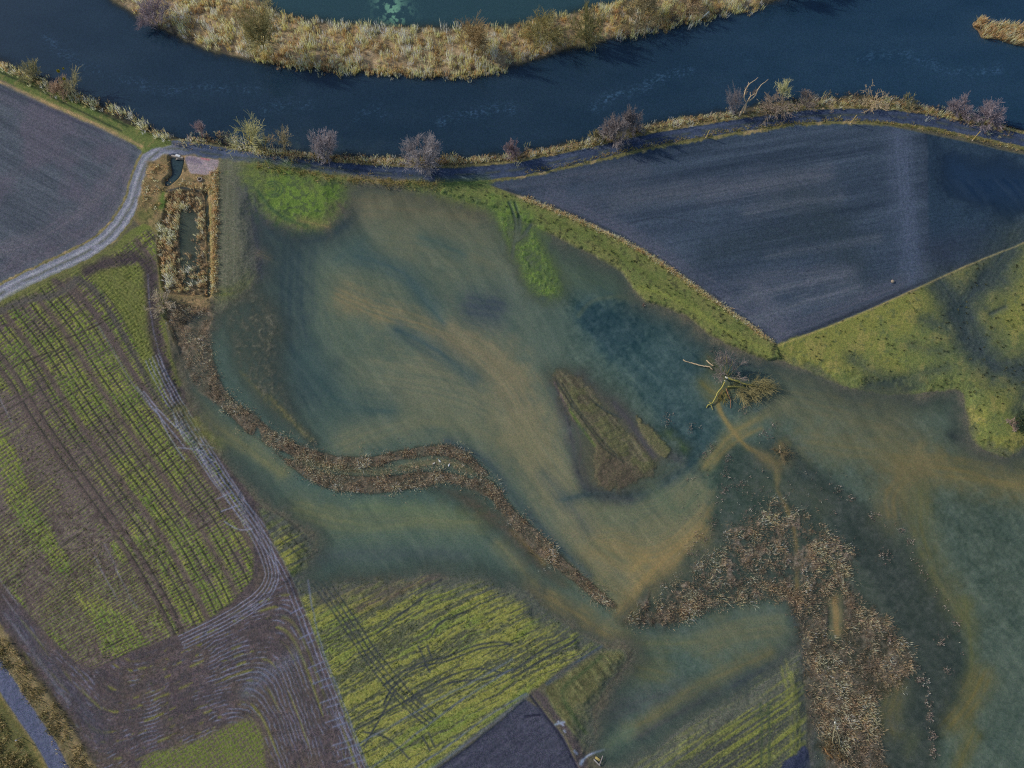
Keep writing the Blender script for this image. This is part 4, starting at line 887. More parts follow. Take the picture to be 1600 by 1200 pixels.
def line_pts(pts, w, n):
    p = smooth(pts, False, 6); L = np.r_[0, np.cumsum(np.hypot(*np.diff(p, axis=0).T))]
    t = RS.uniform(0, L[-1], n); x = np.interp(t, L, p[:, 0]); y = np.interp(t, L, p[:, 1])
    return x + RS.normal(0, w, n), y + RS.normal(0, w, n)
def tufts(name, uv, hgt_rng, cols, label, cat, blades=9, width=.085, spread=.28, lean=.45, wind=(.10, -.05), jitc=10, sizevar=.5, gain=1.28, grey=.3, fray=0.0, patch=0.0):
    u, v = uv; n = len(u)
    u = u + RS.normal(0, 1, n) * fray * RS.uniform(0, 1.6, n) ** 2; v = v + RS.normal(0, 1, n) * fray * RS.uniform(0, 1.6, n) ** 2
    pn_ = fbm(u / 22, v / 22, 3, 201) * .6 + fbm(u / 7, v / 7, 2, 202) * .4 - .5
    x, y = px2w(u, v, .05); z = np.maximum(hgt(x, y), -.12) - .03
    K = blades
    size = (RS.uniform(1 - sizevar * .5, 1 + sizevar * .5, n) * np.clip(1 + pn_ * patch * 1.4, .45, 1.7))[:, None]
    L = RS.uniform(*hgt_rng, (n, K)) * size
    az = RS.uniform(0, 2 * np.pi, (n, K)); rr = spread * np.sqrt(RS.uniform(0, 1, (n, K))) * size
    bx = x[:, None] + rr * np.cos(az); by = y[:, None] + rr * np.sin(az)
    tl = np.abs(RS.normal(0, lean, (n, K)))
    a2 = az + RS.normal(0, .6, (n, K))
    wx = wind[0] + RS.normal(0, .06, (n, 1)); wy = wind[1] + RS.normal(0, .06, (n, 1))
    dx = np.sin(tl) * np.cos(a2) + wx; dy = np.sin(tl) * np.sin(a2) + wy; dz = np.cos(tl)
    fa = RS.uniform(0, 2 * np.pi, (n, K)); w = width * RS.uniform(.6, 1.4, (n, K))
    sx, sy = np.cos(fa) * w / 2, np.sin(fa) * w / 2
    V5 = np.zeros((n, K, 5, 3), f32)
    zz = z[:, None]
    V5[..., 0, :] = np.stack([bx - sx * .6, by - sy * .6, zz + 0 * bx], -1)
    V5[..., 1, :] = np.stack([bx + sx * .6, by + sy * .6, zz + 0 * bx], -1)
    mx, my, mz = bx + dx * L * .62, by + dy * L * .62, zz + dz * L * .66
    V5[..., 2, :] = np.stack([mx + sx, my + sy, mz], -1); V5[..., 3, :] = np.stack([mx - sx, my - sy, mz], -1)
    V5[..., 4, :] = np.stack([bx + dx * L * 1.08, by + dy * L * 1.08, zz + dz * L * .97], -1)
    nb = n * K
    base = np.arange(nb)[:, None] * 5
    Fc = np.concatenate([base + np.array([[0, 1, 2]]), base + np.array([[0, 2, 3]]), base + np.array([[3, 2, 4]])], 0)
    cols = np.array(cols, float)
    pick = cols[RS.randint(0, len(cols), n)]
    cc = pick[:, None, :] + RS.normal(0, jitc, (n, K, 1)) + RS.normal(0, jitc * .35, (n, K, 3)) + RS.normal(0, jitc * .8, (n, 1, 1))
    cc = cc + (cc - cc.mean(-1, keepdims=True)) * -grey
    cc = cc * (1 + np.clip(pn_ * patch, -.32, .3))[:, None, None] + (pn_ * patch * 14)[:, None, None] * np.array((.3, .1, -.6))
    cc = C(np.clip(cc * gain, 25, 235))
    cc = np.repeat(cc.reshape(nb, 1, 3), 5, 1).reshape(-1, 3)
    o = mesh_np(name, V5.reshape(-1, 3), Fc, MREED, None, True, {'col': cc})
    return tag(o, label, cat, None, 'stuff')
MREED = attr_mat('dry_reed_leaf', .85, .10, .5)
CAT = lambda *a: tuple(np.concatenate(z) for z in zip(*a))
TAN = [(174, 147, 108), (158, 132, 96), (188, 162, 124), (150, 125, 82), (138, 116, 88)]
BRN = [(142, 120, 94), (156, 134, 108), (118, 100, 80), (132, 112, 92), (168, 146, 120)]

belt = sample(belt_p, .062, noise=(9, .43), seed=5)
fr = CAT(line_pts([(400, 92), (470, 105), (560, 112), (620, 114)], 2.6, 220), line_pts([(590, 112), (640, 116), (720, 118), (790, 110)], 3.0, 200), line_pts([(960, 60), (1040, 42), (1120, 25), (1190, 12)], 3, 120))
tufts('reed_belt', CAT(belt, fr), (.5, 1.25), TAN + [(136, 124, 84), (118, 106, 76)], 'tan belt of dry reeds between the river and the teal backwater', 'reeds', blades=13, width=.065, spread=.36, lean=.2, sizevar=.9, wind=(.06, -.02), jitc=8, gain=1.52, grey=.18, fray=2.0, patch=1.1)
i1 = sample(WISLE, .10, noise=(10, .36))
tufts('reed_island', i1, (.7, 1.4), TAN, 'reed islet in the river at the right edge', 'reeds', blades=8, width=.10)
sb = [(274, 222), (320, 222), (400, 240), (480, 247), (600, 253), (700, 255), (800, 247), (900, 228), (1000, 206), (1100, 190), (1180, 176), (1260, 163), (1340, 158), (1420, 165), (1500, 186), (1600, 213)]
shp = []
s1 = line_pts([(290, 226), (320, 218), (350, 215), (395, 232)], 6, 150)
s2 = line_pts([(400, 241), (480, 247), (560, 252), (640, 255), (720, 254)], 3.6, 620)
s3 = line_pts([(680, 254), (760, 250), (840, 240), (920, 225), (960, 216)], 4.0, 440)
s4 = line_pts([(990, 204), (1040, 196), (1090, 189), (1140, 182)], 3.4, 260)
s5 = line_pts([(1180, 176), (1250, 166), (1300, 160), (1360, 160), (1420, 167), (1460, 178), (1500, 186), (1570, 206)], 5.5, 620)
tufts('bank_reeds', CAT(s1, s2, s3, s4, s5), (.25, .8), TAN + [(118, 110, 74), (126, 112, 96), (112, 98, 90)], 'ragged strip of dry reeds on the south bank between river and gravel track', 'reeds', blades=10, width=.06, lean=.3, sizevar=.9, jitc=8, gain=1.42, grey=.24, fray=1.5, patch=1.4)
s6 = line_pts([(5, 106), (50, 125), (110, 152), (150, 163), (190, 178), (230, 200), (262, 218)], 4.0, 330)
tufts('bank_reeds', s6, (.4, 1.0), TAN + [(112, 108, 60), (128, 112, 84)], 'short dry reeds along the river bank above the left ploughed field', 'reeds', blades=10, width=.06, lean=.3, sizevar=.9, jitc=8, gain=1.42, grey=.24, fray=1.5, patch=1.4)
p1 = sample([(262, 306), (283, 300), (280, 330), (277, 380), (280, 440), (262, 455), (254, 420), (249, 390), (252, 360), (260, 330)], .11, noise=(5, .42)); p2 = sample([(264, 303), (316, 303), (318, 336), (300, 331), (284, 333)], .11, noise=(5, .42))
p3 = sample([(307, 335), (319, 335), (322, 452), (312, 452), (308, 400)], .07, noise=(5, .44)); p4 = sample([(278, 418), (322, 435), (323, 459), (262, 457)], .06, noise=(6, .44)); p5 = sample([(284, 400), (312, 390), (312, 430), (284, 430)], .02)
tufts('reed_bed', CAT(p1, p2, p3, p4, p5), (.6, 1.05), TAN[:3] + [(142, 122, 96)], 'ring of tall tan reeds round the rectangular pond', 'reeds', blades=11, width=.055, spread=.24, lean=.2, wind=(.05, -.02), jitc=8, gain=1.3, fray=1.5, patch=1.0)
g1 = sample([(232, 262), (262, 246), (268, 285), (300, 282), (345, 268), (345, 300), (262, 300), (250, 340), (236, 345), (222, 320)], .05, noise=(12, .42)); g2 = line_pts([(336, 270), (337, 340), (335, 400), (336, 460)], 3, 300)
tufts('dry_grass', CAT(g1, g2), (.25, .6), TAN + [(120, 108, 70)], 'rough tan grass round the culvert pad and along the pond', 'grass', blades=8, width=.08)
c1 = sample(CH_REED[0], .085, noise=(8, .46), seed=2)
tufts('reed_bed', c1, (.25, .62), BRN + [(100, 96, 80)], 'brown reeds filling the narrow channel below the pond', 'reeds', blades=9, width=.05, spread=.34, lean=.75, jitc=9, sizevar=.9, gain=1.2, grey=.4, fray=4.0, patch=1.5)
c2 = sample(CH_REED[1], .14, noise=(6, .44), seed=3); c3 = sample(CH_REED[2], .12, noise=(5, .47), seed=4); c4 = sample([(480, 722), (560, 736), (640, 730), (700, 722), (750, 744), (700, 734), (600, 740), (500, 734)], .09)
tufts('reed_bed', CAT(c2, c3, c4), (.25, .62), BRN + [(168, 146, 124)], 'winding band of pinkish brown reeds across the flooded field', 'reeds', blades=9, width=.05, spread=.34, lean=.75, jitc=9, sizevar=.9, gain=1.2, grey=.4, fray=4.0, patch=1.5)
HOLE = [[(1296, 930), (1318, 930), (1320, 990), (1300, 1003), (1292, 985)]]
m1 = sample([(970, 970), (1010, 942), (1060, 936), (1130, 915), (1180, 905), (1250, 930), (1250, 965), (1228, 948), (1190, 938), (1120, 950), (1050, 980), (1000, 980)], .12, noise=(5, .45))
m2 = sample([(1230, 925), (1290, 905), (1340, 930), (1385, 962), (1402, 990), (1430, 1020), (1432, 1050), (1400, 1078), (1368, 1092), (1340, 1110), (1300, 1120), (1270, 1120), (1262, 1060), (1250, 990)], .12, HOLE, noise=(5.5, .53), seed=6)
m3 = sample([(1100, 868), (1140, 850), (1130, 828), (1180, 800), (1210, 778), (1260, 800), (1300, 830), (1342, 862), (1320, 930), (1240, 930), (1150, 905), (1060, 930), (1030, 920)], .13, [[(1238, 800), (1252, 800), (1252, 925), (1240, 925)]], noise=(5, .56), seed=8)
m4 = sample([(1340, 1090), (1365, 1095), (1378, 1150), (1386, 1230), (1335, 1230), (1328, 1150)], .14, noise=(6, .47))
m5 = sample([(1270, 1120), (1330, 1110), (1335, 1200), (1290, 1190)], .05)
tufts('reed_bed', CAT(m1, m2, m3, m4, m5), (.25, .62), BRN + [(150, 128, 92), (170, 148, 122)], 'broad brown reed marsh at the lower right of the flood', 'reeds', blades=9, width=.05, spread=.34, lean=.75, jitc=9, sizevar=.9, gain=1.2, grey=.4, fray=4.0, patch=1.5)
TP = [(1044, 655, 9), (1082, 668, 10), (1112, 700, 8), (1098, 712, 6), (1138, 716, 9), (1135, 742, 8), (1158, 755, 8), (1194, 680, 10), (1210, 665, 6), (1113, 815, 9), (1096, 838, 12), (1080, 860, 10), (1310, 765, 6), (1330, 778, 7), (1365, 806, 6), (1408, 828, 4), (1420, 845, 5), (1493, 974, 4), (1470, 1002, 8), (1440, 1062, 6),
      (1450, 1100, 6), (1452, 1120, 5), (1458, 1150, 5), (1458, 1175, 5), (1433, 1063, 4), (1480, 1050, 6), (1130, 770, 14), (1170, 800, 14), (1390, 1000, 8), (1160, 640, 9), (1300, 850, 20), (1150, 590, 6), (1120, 555, 14), (1005, 476, 2), (1230, 875, 4), (1380, 870, 14)]
uu = []; vv = []
for a, b, r in TP: k = int(5 + r * 1.5); uu.append(RS.normal(a, r * .55, k)); vv.append(RS.normal(b, r * .55, k))
uu.append(RS.uniform(1060, 1330, 260)); vv.append(RS.uniform(730, 930, 260)); kk = line_pts([(1330, 780), (1410, 835), (1450, 900), (1490, 970), (1498, 1040)], 7, 50); uu.append(kk[0]); vv.append(kk[1])
kk = line_pts([(1438, 1040), (1452, 1100), (1458, 1190)], 3, 60); uu.append(kk[0]); vv.append(kk[1])
tufts('reed_stubble', (np.concatenate(uu), np.concatenate(vv)), (.15, .45), [(150, 136, 130), (136, 120, 116), (122, 106, 102), (164, 150, 144), (108, 98, 96)], 'scattered pale reed stubble standing in the dark shallows of the marsh', 'reeds', blades=6, width=.07, spread=.16, gain=1.2)
v1 = line_pts([(820, 312), (900, 346), (1000, 394), (1100, 462), (1205, 535)], 2.0, 520)
tufts('dry_grass', v1, (.25, .6), TAN[:3], 'thin pale grass line along the edge of the right ploughed field', 'grass', blades=7, width=.07)
v2 = sample(VERGE, .011, noise=(10, .45)); v3 = sample(MEADOW, .006, noise=(26, .5), seed=9)
tufts('sedge', CAT(v2, v3), (.2, .4), [(58, 62, 40), (70, 74, 44), (52, 56, 44), (96, 102, 54)], 'dark sedge tussocks dotted over the verge and the wet meadow', 'grass', blades=7, width=.07, spread=.13, gain=1.0)
v4 = line_pts([(400, 263), (500, 277), (600, 285), (690, 292)], 4, 300); v5 = line_pts([(820, 272), (900, 256), (1000, 233), (1100, 214), (1200, 199), (1320, 190), (1440, 203), (1600, 237)], 1.6, 500); v6 = line_pts([(300, 228), (400, 240), (560, 254), (700, 259), (850, 243), (1000, 212), (1200, 176), (1400, 172), (1590, 213)], 2, 350)
tufts('verge_grass', CAT(v4, v5, v6), (.15, .4), [(128, 120, 68), (112, 112, 58), (144, 124, 84), (98, 96, 54)], 'olive grass on both verges of the river track', 'grass', blades=8, width=.07)
r1 = sample([(-20, 985), (20, 1005), (60, 1060), (100, 1110), (150, 1200), (112, 1210), (70, 1130), (20, 1055), (-20, 1010)], .05, noise=(10, .42)); r2 = sample([(-20, 1090), (30, 1150), (75, 1215), (-20, 1215)], .06, noise=(12, .4))
tufts('verge_grass', CAT(r1, r2), (.2, .55), [(126, 114, 76), (96, 88, 58), (140, 126, 88), (84, 82, 50)], 'rough grass beside the asphalt road in the bottom left corner', 'grass', blades=8, width=.07)
pu, pv = sample(CROP_L, .03, noise=(40, .5), seed=51); p2u, p2v = sample(CROP_M, .03, noise=(30, .45))
tufts('young_crop', CAT((pu, pv), (p2u, p2v)), (.08, .2), [(104, 122, 48), (92, 112, 44), (120, 130, 58)], 'young crop plants standing in the rows of the crop fields', 'crop', blades=6, width=.06, spread=.12, lean=.8, gain=1.0)
# ================================================================== woody plants
def tubes(P, R, sides):
    """P (n,k,3) polylines, R (n,k) radii -> verts, quads"""
    n, k, _ = P.shape
    T = np.gradient(P, axis=1); T /= np.linalg.norm(T, axis=2, keepdims=True) + 1e-9
    ref = np.where(np.abs(T[..., 2:3]) > .9, np.array([1., 0, 0]), np.array([0, 0, 1.]))
    A = np.cross(T, ref); A /= np.linalg.norm(A, axis=2, keepdims=True) + 1e-9
    B = np.cross(T, A)
    th = np.arange(sides) * 2 * np.pi / sides
    ring = P[:, :, None, :] + R[:, :, None, None] * (A[:, :, None, :] * np.cos(th)[:, None] + B[:, :, None, :] * np.sin(th)[:, None])
    idx = np.arange(n * k * sides).reshape(n, k, sides)
    a = idx[:, :-1]; b = idx[:, 1:]
    q = np.stack([a, np.roll(a, -1, 2), np.roll(b, -1, 2), b], -1).reshape(-1, 4)
    caps = []
    if sides == 4: caps = np.concatenate([idx[:, 0, ::-1], idx[:, -1]], 0); q = np.concatenate([q, caps], 0)
    return ring.reshape(-1, 3), q
def join(parts):
    vs = []; fs = []; o = 0
    for v, f in parts: vs.append(v); fs.append(f + o); o += len(v)
    return np.concatenate(vs), np.concatenate(fs)
def spawn(rs, P, R, n, ln, spread, up, r_f, tmin=.35):
    m, k, _ = P.shape
    i = rs.randint(0, m, n); t = rs.uniform(tmin, 1, n) * (k - 1); a = np.minimum(t.astype(int), k - 2); f = (t - a)[:, None]
    p = P[i, a] * (1 - f) + P[i, a + 1] * f
    r = R[i, a] * (1 - f[:, 0]) + R[i, a + 1] * f[:, 0]
    d = P[i, a + 1] - P[i, a]; d /= np.linalg.norm(d, axis=1, keepdims=True) + 1e-9
    d = d + rs.normal(0, spread, (n, 3)) + np.array([0, 0, up]); d /= np.linalg.norm(d, axis=1, keepdims=True)
    L = ln * rs.uniform(.55, 1.25, n)[:, None]
    q = np.zeros((n, 4, 3)); q[:, 0] = p
    for s in range(1, 4):
        d = d + rs.normal(0, .16, (n, 3)) + np.array([0, 0, up * .25]); d /= np.linalg.norm(d, axis=1, keepdims=True)
        q[:, s] = q[:, s - 1] + d * L / 3
    rr = np.minimum(r * r_f, r)[:, None] * np.array([1, .75, .5, .22])
    return q, np.maximum(rr, .006)
def top_height(base, top, z0):
    best = (1e9, 1.0)
    bx, by = px2w(base[0], base[1], z0)
    for h in np.arange(.3, 14, .05):
        tx, ty = px2w(top[0], top[1], z0 + h)
        dd = math.hypot(tx - bx, ty - by)
        if dd < best[0]: best = (dd, h, tx - bx, ty - by)
    return best
def woody(name, base, top, wpx, label, cat, col, colt=None, trunk=0.0, n0=10, n1=70, n2=420, n3=0, seed=1, r0=.07, group=None, twig=.022, spread=.5, up=.05, flat=1.0, hmul=1.0):
    rs = np.random.RandomState(seed)
    x0, y0 = px2w(base[0], base[1], .1); z0 = max(float(hgt(x0, y0)), -.05) - .05
    dd, hh, lx, ly = top_height(base, top, z0)
    hh *= hmul
    ex, ey = px2w(base[0] + wpx / 2, base[1], z0 + hh * .5); ex0, _ = px2w(base[0] - wpx / 2, base[1], z0 + hh * .5)
    wid = ex - ex0
    tr = []
    if trunk > 0:
        q = np.zeros((1, 5, 3)); q[0, :, 2] = np.linspace(0, trunk, 5); q[0, 1:, :2] += np.cumsum(rs.normal(0, .02, (4, 2)), 0)
        R = np.linspace(1, .6, 5)[None] * r0; tr.append((q, R))
        P0, R0 = spawn(rs, q, R, n0, .62 * (1 - trunk * .6), .55, .25, .7, .55)
    else:
        a = rs.uniform(0, 2 * np.pi, n0); sp = np.sqrt(rs.uniform(0.02, 1, n0))
        P0 = np.zeros((n0, 4, 3)); P0[:, 0, :2] = np.c_[np.cos(a), np.sin(a)] * .06
        d = np.c_[np.cos(a) * sp * .92 * flat, np.sin(a) * sp * .92 * flat, np.sqrt(1.0 - sp ** 2 * .82)]
        for s in range(1, 4):
            d = d + rs.normal(0, .12, (n0, 3)); d /= np.linalg.norm(d, axis=1, keepdims=True); P0[:, s] = P0[:, s - 1] + d * .25 * rs.uniform(.8, 1.2, n0)[:, None]
        R0 = np.array([[1, .75, .5, .3]]) * r0 * rs.uniform(.5, 1, n0)[:, None]
    P1, R1 = spawn(rs, P0, R0, n1, .34, spread, up, .6)
    n2 = int(n2 * 1.7); P2, R2 = spawn(rs, P1, R1, n2, .20, spread * 1.2, up, .7, .2)
    lv = [P0, P1, P2] + [t[0] for t in tr]
    allp = np.concatenate([p.reshape(-1, 3) for p in lv])
    sz = hh / max(allp[:, 2].max(), 1e-3)
    sx = wid / (np.percentile(allp[:, 0], 99) - np.percentile(allp[:, 0], 1)); sy = wid / (np.percentile(allp[:, 1], 99) - np.percentile(allp[:, 1], 1))
    def fit(p):
        p = p * np.array([sx, sy, sz]); p[..., 2] = np.maximum(p[..., 2], .02)
        k = p[..., 2:3] / hh; p[..., :2] += k * np.array([lx, ly]); return p
    root = empty(name, (x0, y0, z0)); tag(root, label, cat, group)
    tv = [tubes(fit(P0), R0, 4)] + [tubes(fit(q), R, 4) for q, R in tr]
    v, f = join(tv); mesh_np('trunk', v, f, pmat('bark_%d_%d_%d' % tuple(colt or col), colt or col), root)
    c1 = tubes(fit(P1), np.maximum(R1, twig * 1.2), 3); c2 = tubes(fit(P2), np.maximum(R2, twig), 3)
    v, f = join([c1, c2]); mesh_np('crown', v, f, pmat('twig_%d_%d_%d' % tuple(col), tuple(min(int(q * 1.24), 230) for q in col)), root)
    return root, (x0, y0, z0, hh, lx, ly)

GREY = (120, 114, 122); PURP = (118, 108, 114); OLIV = (118, 114, 78); PALE = (166, 152, 124); BROWN = (126, 106, 88)
w = woody
w('shrub', (54, 127), (38, 90), 36, 'olive grey bare shrub leftmost on the near river bank', 'shrub', (112, 110, 84), n0=12, n1=80, n2=420, seed=1)
w('shrub', (98, 150), (92, 120), 34, 'low brown twiggy shrub below the tree with mistletoe', 'shrub', (128, 112, 98), n0=16, n1=90, n2=520, seed=2)
t, inf = w('tree', (113, 147), (101, 102), 36, 'slim greenish tree carrying round mistletoe balls at the left river bank', 'tree', (118, 116, 92), (110, 104, 84), .3, 7, 40, 220, seed=3)
for i, (mu, mv, hz, r) in enumerate(((91, 111, .92, .33), (100, 123, .72, .28), (99, 107, .96, .2))):
    mx, my = px2w(mu, mv, inf[2] + inf[3] * hz)
    rs = np.random.RandomState(40 + i); n = 170
    d = rs.normal(0, 1, (n, 3)); d /= np.linalg.norm(d, axis=1, keepdims=True)
    P = d[:, None, :] * (np.linspace(.1, 1, 4) * r)[None, :, None] * rs.uniform(.75, 1.05, n)[:, None, None] + rs.normal(0, .02, (n, 4, 3))
    v, f = tubes(P, np.tile([.012, .02, .03, .012], (n, 1)), 3)
    o = mesh_np('mistletoe', v + np.array([mx - inf[0], my - inf[1], inf[3] * hz]), f, pmat('mistletoe_leaf', (138, 132, 36)), t)
w('tree', (317, 214), (302, 188), 20, 'small purplish tree with a bare leaning trunk beside the culvert inlet', 'tree', PURP, (128, 100, 96), .45, 7, 50, 260, seed=5, r0=.14)
w('tree', (403, 234), (366, 184), 56, 'largest pale olive bare willow with a leaning forked trunk on the bank', 'tree', (150, 142, 108), (158, 152, 104), .32, 8, 44, 200, seed=6, r0=.30, twig=.024, spread=.5)
w('shrub', (412, 231), (404, 207), 26, 'thin olive grey brush right behind the forked willow', 'shrub', (104, 104, 84), n0=9, n1=50, n2=260, seed=7)
w('tree', (430, 237), (421, 212), 15, 'thin pale forked sapling between willow and taller sapling', 'tree', (140, 128, 110), (160, 140, 122), .5, 4, 12, 50, seed=8, r0=.09)
w('tree', (447, 238), (438, 200), 26, 'taller slim bare tree just left of the rounded purple bush', 'tree', (122, 116, 96), (146, 136, 108), .35, 6, 34, 170, seed=9, r0=.10)
w('shrub', (506, 244), (501, 203), 40, 'dense round purple grey bush overhanging the river near the saplings', 'shrub', (122, 118, 126), n0=18, n1=150, n2=1100, seed=10, spread=.5)
w('shrub', (660, 257), (657, 216), 58, 'widest domed grey bush alone on the river bank', 'shrub', (118, 116, 122), (140, 130, 112), n0=22, n1=190, n2=1300, seed=11, spread=.48)
w('shrub', (800, 249), (796, 216), 24, 'narrow mauve bush on the bank above the track bend', 'shrub', (118, 106, 112), n0=12, n1=90, n2=600, seed=12)
w('shrub', (988, 207), (985, 164), 34, 'dark purple rear bush of the overlapping pair', 'shrub', (102, 99, 104), n0=16, n1=120, n2=900, seed=13)
w('shrub', (958, 221), (966, 183), 46, 'grey brown front bush of the overlapping pair beside the track', 'shrub', (112, 107, 110), n0=18, n1=150, n2=1100, seed=14)
w('shrub', (934, 223), (930, 207), 24, 'low olive brush left of the overlapping bush pair', 'shrub', (112, 108, 82), n0=10, n1=60, n2=300, seed=15)
w('shrub', (1148, 181), (1145, 139), 30, 'hazy mauve bush behind the forked dead tree', 'shrub', (108, 105, 112), n0=12, n1=80, n2=520, seed=16, twig=.013)
w('shrub', (1205, 176), (1210, 155), 52, 'low brown brush right of the forked dead tree', 'shrub', (116, 106, 98), n0=18, n1=90, n2=520, seed=17)
w('tree', (1222, 160), (1228, 128), 24, 'pale bushy young willow on the bank east of the dead tree', 'tree', (158, 150, 118), (150, 142, 108), .25, 8, 50, 260, seed=18)
w('shrub', (1256, 170), (1257, 149), 32, 'sparse grey brush at the foot of the reed bank', 'shrub', (110, 102, 98), n0=10, n1=60, n2=320, seed=19)
w('shrub', (1364, 162), (1370, 141), 48, 'pale sprawling twigs sticking out over the river', 'shrub', (150, 132, 112), n0=12, n1=50, n2=200, seed=20, flat=1.3)
w('shrub', (1418, 168), (1420, 147), 22, 'faint olive brush among the eastern bank reeds', 'shrub', (104, 104, 84), n0=8, n1=50, n2=260, seed=21)
w('shrub', (1497, 181), (1506, 152), 36, 'purple grey bush, left one of the last two on the bank', 'shrub', (110, 104, 112), n0=14, n1=100, n2=720, seed=22)
w('shrub', (1540, 192), (1556, 164), 46, 'purple grey bush, rightmost on the river bank', 'shrub', (112, 105, 114), n0=16, n1=120, n2=820, seed=23)
w('shrub', (258, 483), (243, 466), 42, 'spidery bare shrub hanging over the mud arc beside the pond', 'shrub', (146, 134, 122), n0=16, n1=70, n2=260, seed=24, flat=1.5, hmul=.8)
w('shrub', (250, 40), (228, -6), 48, 'lilac grey bush at the far bank near the top left', 'shrub', (120, 112, 120), n0=18, n1=140, n2=1000, seed=25)
w('tree', (412, 80), (398, -8), 62, 'tall olive tree at the west end of the reed belt', 'tree', (112, 108, 78), (124, 118, 84), .2, 12, 110, 900, seed=26, r0=.16)
w('tree', (738, 84), (738, 24), 46, 'upright brown olive tree rising from the middle of the reed belt', 'tree', (120, 106, 80), (112, 96, 76), .2, 12, 100, 800, seed=27, r0=.13)
w('shrub', (846, 62), (850, 26), 70, 'broad olive thicket in the reed belt right of the upright tree', 'shrub', (110, 106, 74), n0=22, n1=150, n2=900, seed=28)
w('shrub', (918, 62), (922, 8), 54, 'olive green thicket overhanging the river from the reed belt', 'shrub', (104, 102, 72), n0=20, n1=140, n2=900, seed=29)
w('shrub', (1000, 36), (1008, -8), 66, 'grey green thicket near the white log on the far bank', 'shrub', (104, 98, 78), n0=22, n1=150, n2=900, seed=30)
w('shrub', (1072, 20), (1080, -18), 52, 'tangled brown scrub right of the white log on the far bank', 'shrub', (106, 94, 78), n0=18, n1=110, n2=600, seed=31)
for i, (u, v, tp) in enumerate(((1212, -8, -75), (1252, -22, -84), (1300, -34, -90), (1338, -46, -96))):
    w('tree', (u, v), (u + 24, tp), 36, ['bare dark tree just above the top edge whose reflection hangs leftmost in the river', 'bare dark tree just above the top edge, second reflection from the left', 'bare dark tree just above the top edge, third reflection from the left', 'bare dark tree just above the top edge, rightmost reflection in the river'][i], 'tree', (84, 76, 66), (70, 62, 56), .3, 10, 80, 420, seed=50 + i, r0=.2, group='bare trees on the far bank')

# ---- dead wood traced limb by limb: (u, v, height, radius)
def limbs(lines, sides=6, z_off=0):
    parts = []
    for ln in lines:
        a = np.array(ln, float); t = np.linspace(0, 1, len(a)); tt = np.linspace(0, 1, max(6, len(a) * 3))
        u, v, z, r = [np.interp(tt, t, a[:, i]) for i in range(4)]
        x, y = px2w(u, v, z); parts.append(tubes(np.stack([x, y, z], -1)[None] + np.random.RandomState(len(parts)).normal(0, .02, (1, len(tt), 3)), r[None], 4))
    return join(parts)
def twigfan(lines, n, ln, spread, seed, r=.014, up=.1):
    rs = np.random.RandomState(seed); Ps = []
    for l in lines:
        a = np.array(l, float); t = np.linspace(0, 1, len(a)); tt = np.linspace(0, 1, 4)
        u, v, z = [np.interp(tt, t, a[:, i]) for i in range(3)]; x, y = px2w(u, v, z); Ps.append(np.stack([x, y, z], -1))
    P = np.array(Ps); R = np.full(P.shape[:2], .05)
    P1, R1 = spawn(rs, P, R, n // 4, ln, spread, up, .6, .1); P2, R2 = spawn(rs, P1, R1, n, ln * .6, spread, up, .6, .1)
    for p in (P1, P2): p[..., 2] = np.maximum(p[..., 2], .03)
    return join([tubes(P1, np.maximum(R1, r * 1.3), 3), tubes(P2, np.maximum(R2, r), 3)])
def dead(name, org, label, cat, parts, group=None):
    x, y = px2w(org[0], org[1], 0); r = empty(name, (x, y, 0)); tag(r, label, cat, group)
    for nm, (v, f), m in parts: mesh_np(nm, v - np.array([x, y, 0]), f, m, r)
    return r
WOODP = pmat('bleached_wood', (186, 164, 138), .8, .2); WOODY = pmat('mossy_bark', (146, 142, 84), .9, .3); WOODW = pmat('white_wood', (205, 196, 188), .8, .15); WOODO = pmat('torn_orange_wood', (138, 107, 74), .9, .3)
zt = top_height((1155, 182), (1183, 122), .3)[1]
K = zt / 60.0
dead('dead_tree', (1155, 182), 'pale dead tree with two long bare forked limbs above the track', 'tree', [
    ('trunk', limbs([[(1154, 183, .3, .20), (1160, 172, 1.0, .17), (1166, 161, 2.2, .14)], [(1162, 178, .3, .12), (1166, 165, 1.5, .12), (1166, 161, 2.2, .12)]]), WOODP),
    ('limb', limbs([[(1166, 161, 2.2, .13), (1162, 153, 2.9, .11), (1165, 140, 3.9, .09), (1170, 132, 4.6, .07), (1185, 121, 5.6, .04)], [(1168, 136, 4.2, .05), (1170, 128, 4.8, .03)]]), WOODP),
    ('limb', limbs([[(1166, 161, 2.2, .12), (1173, 150, 3.2, .09), (1172, 144, 3.6, .05)], [(1173, 150, 3.2, .09), (1181, 146, 3.6, .05)], [(1170, 158, 2.4, .11), (1180, 150, 3.2, .09), (1184, 140, 4.0, .08), (1190, 132, 4.8, .06), (1201, 124, 5.7, .03)], [(1182, 154, 2.8, .04), (1186, 158, 2.6, .03)]]), WOODP),
    ('crown', twigfan([[(1166, 158, 2.4), (1184, 140, 4.0)], [(1162, 153, 2.9), (1168, 134, 4.4)]], 90, .7, .6, 3), pmat('twig_dead', (140, 126, 108)))])
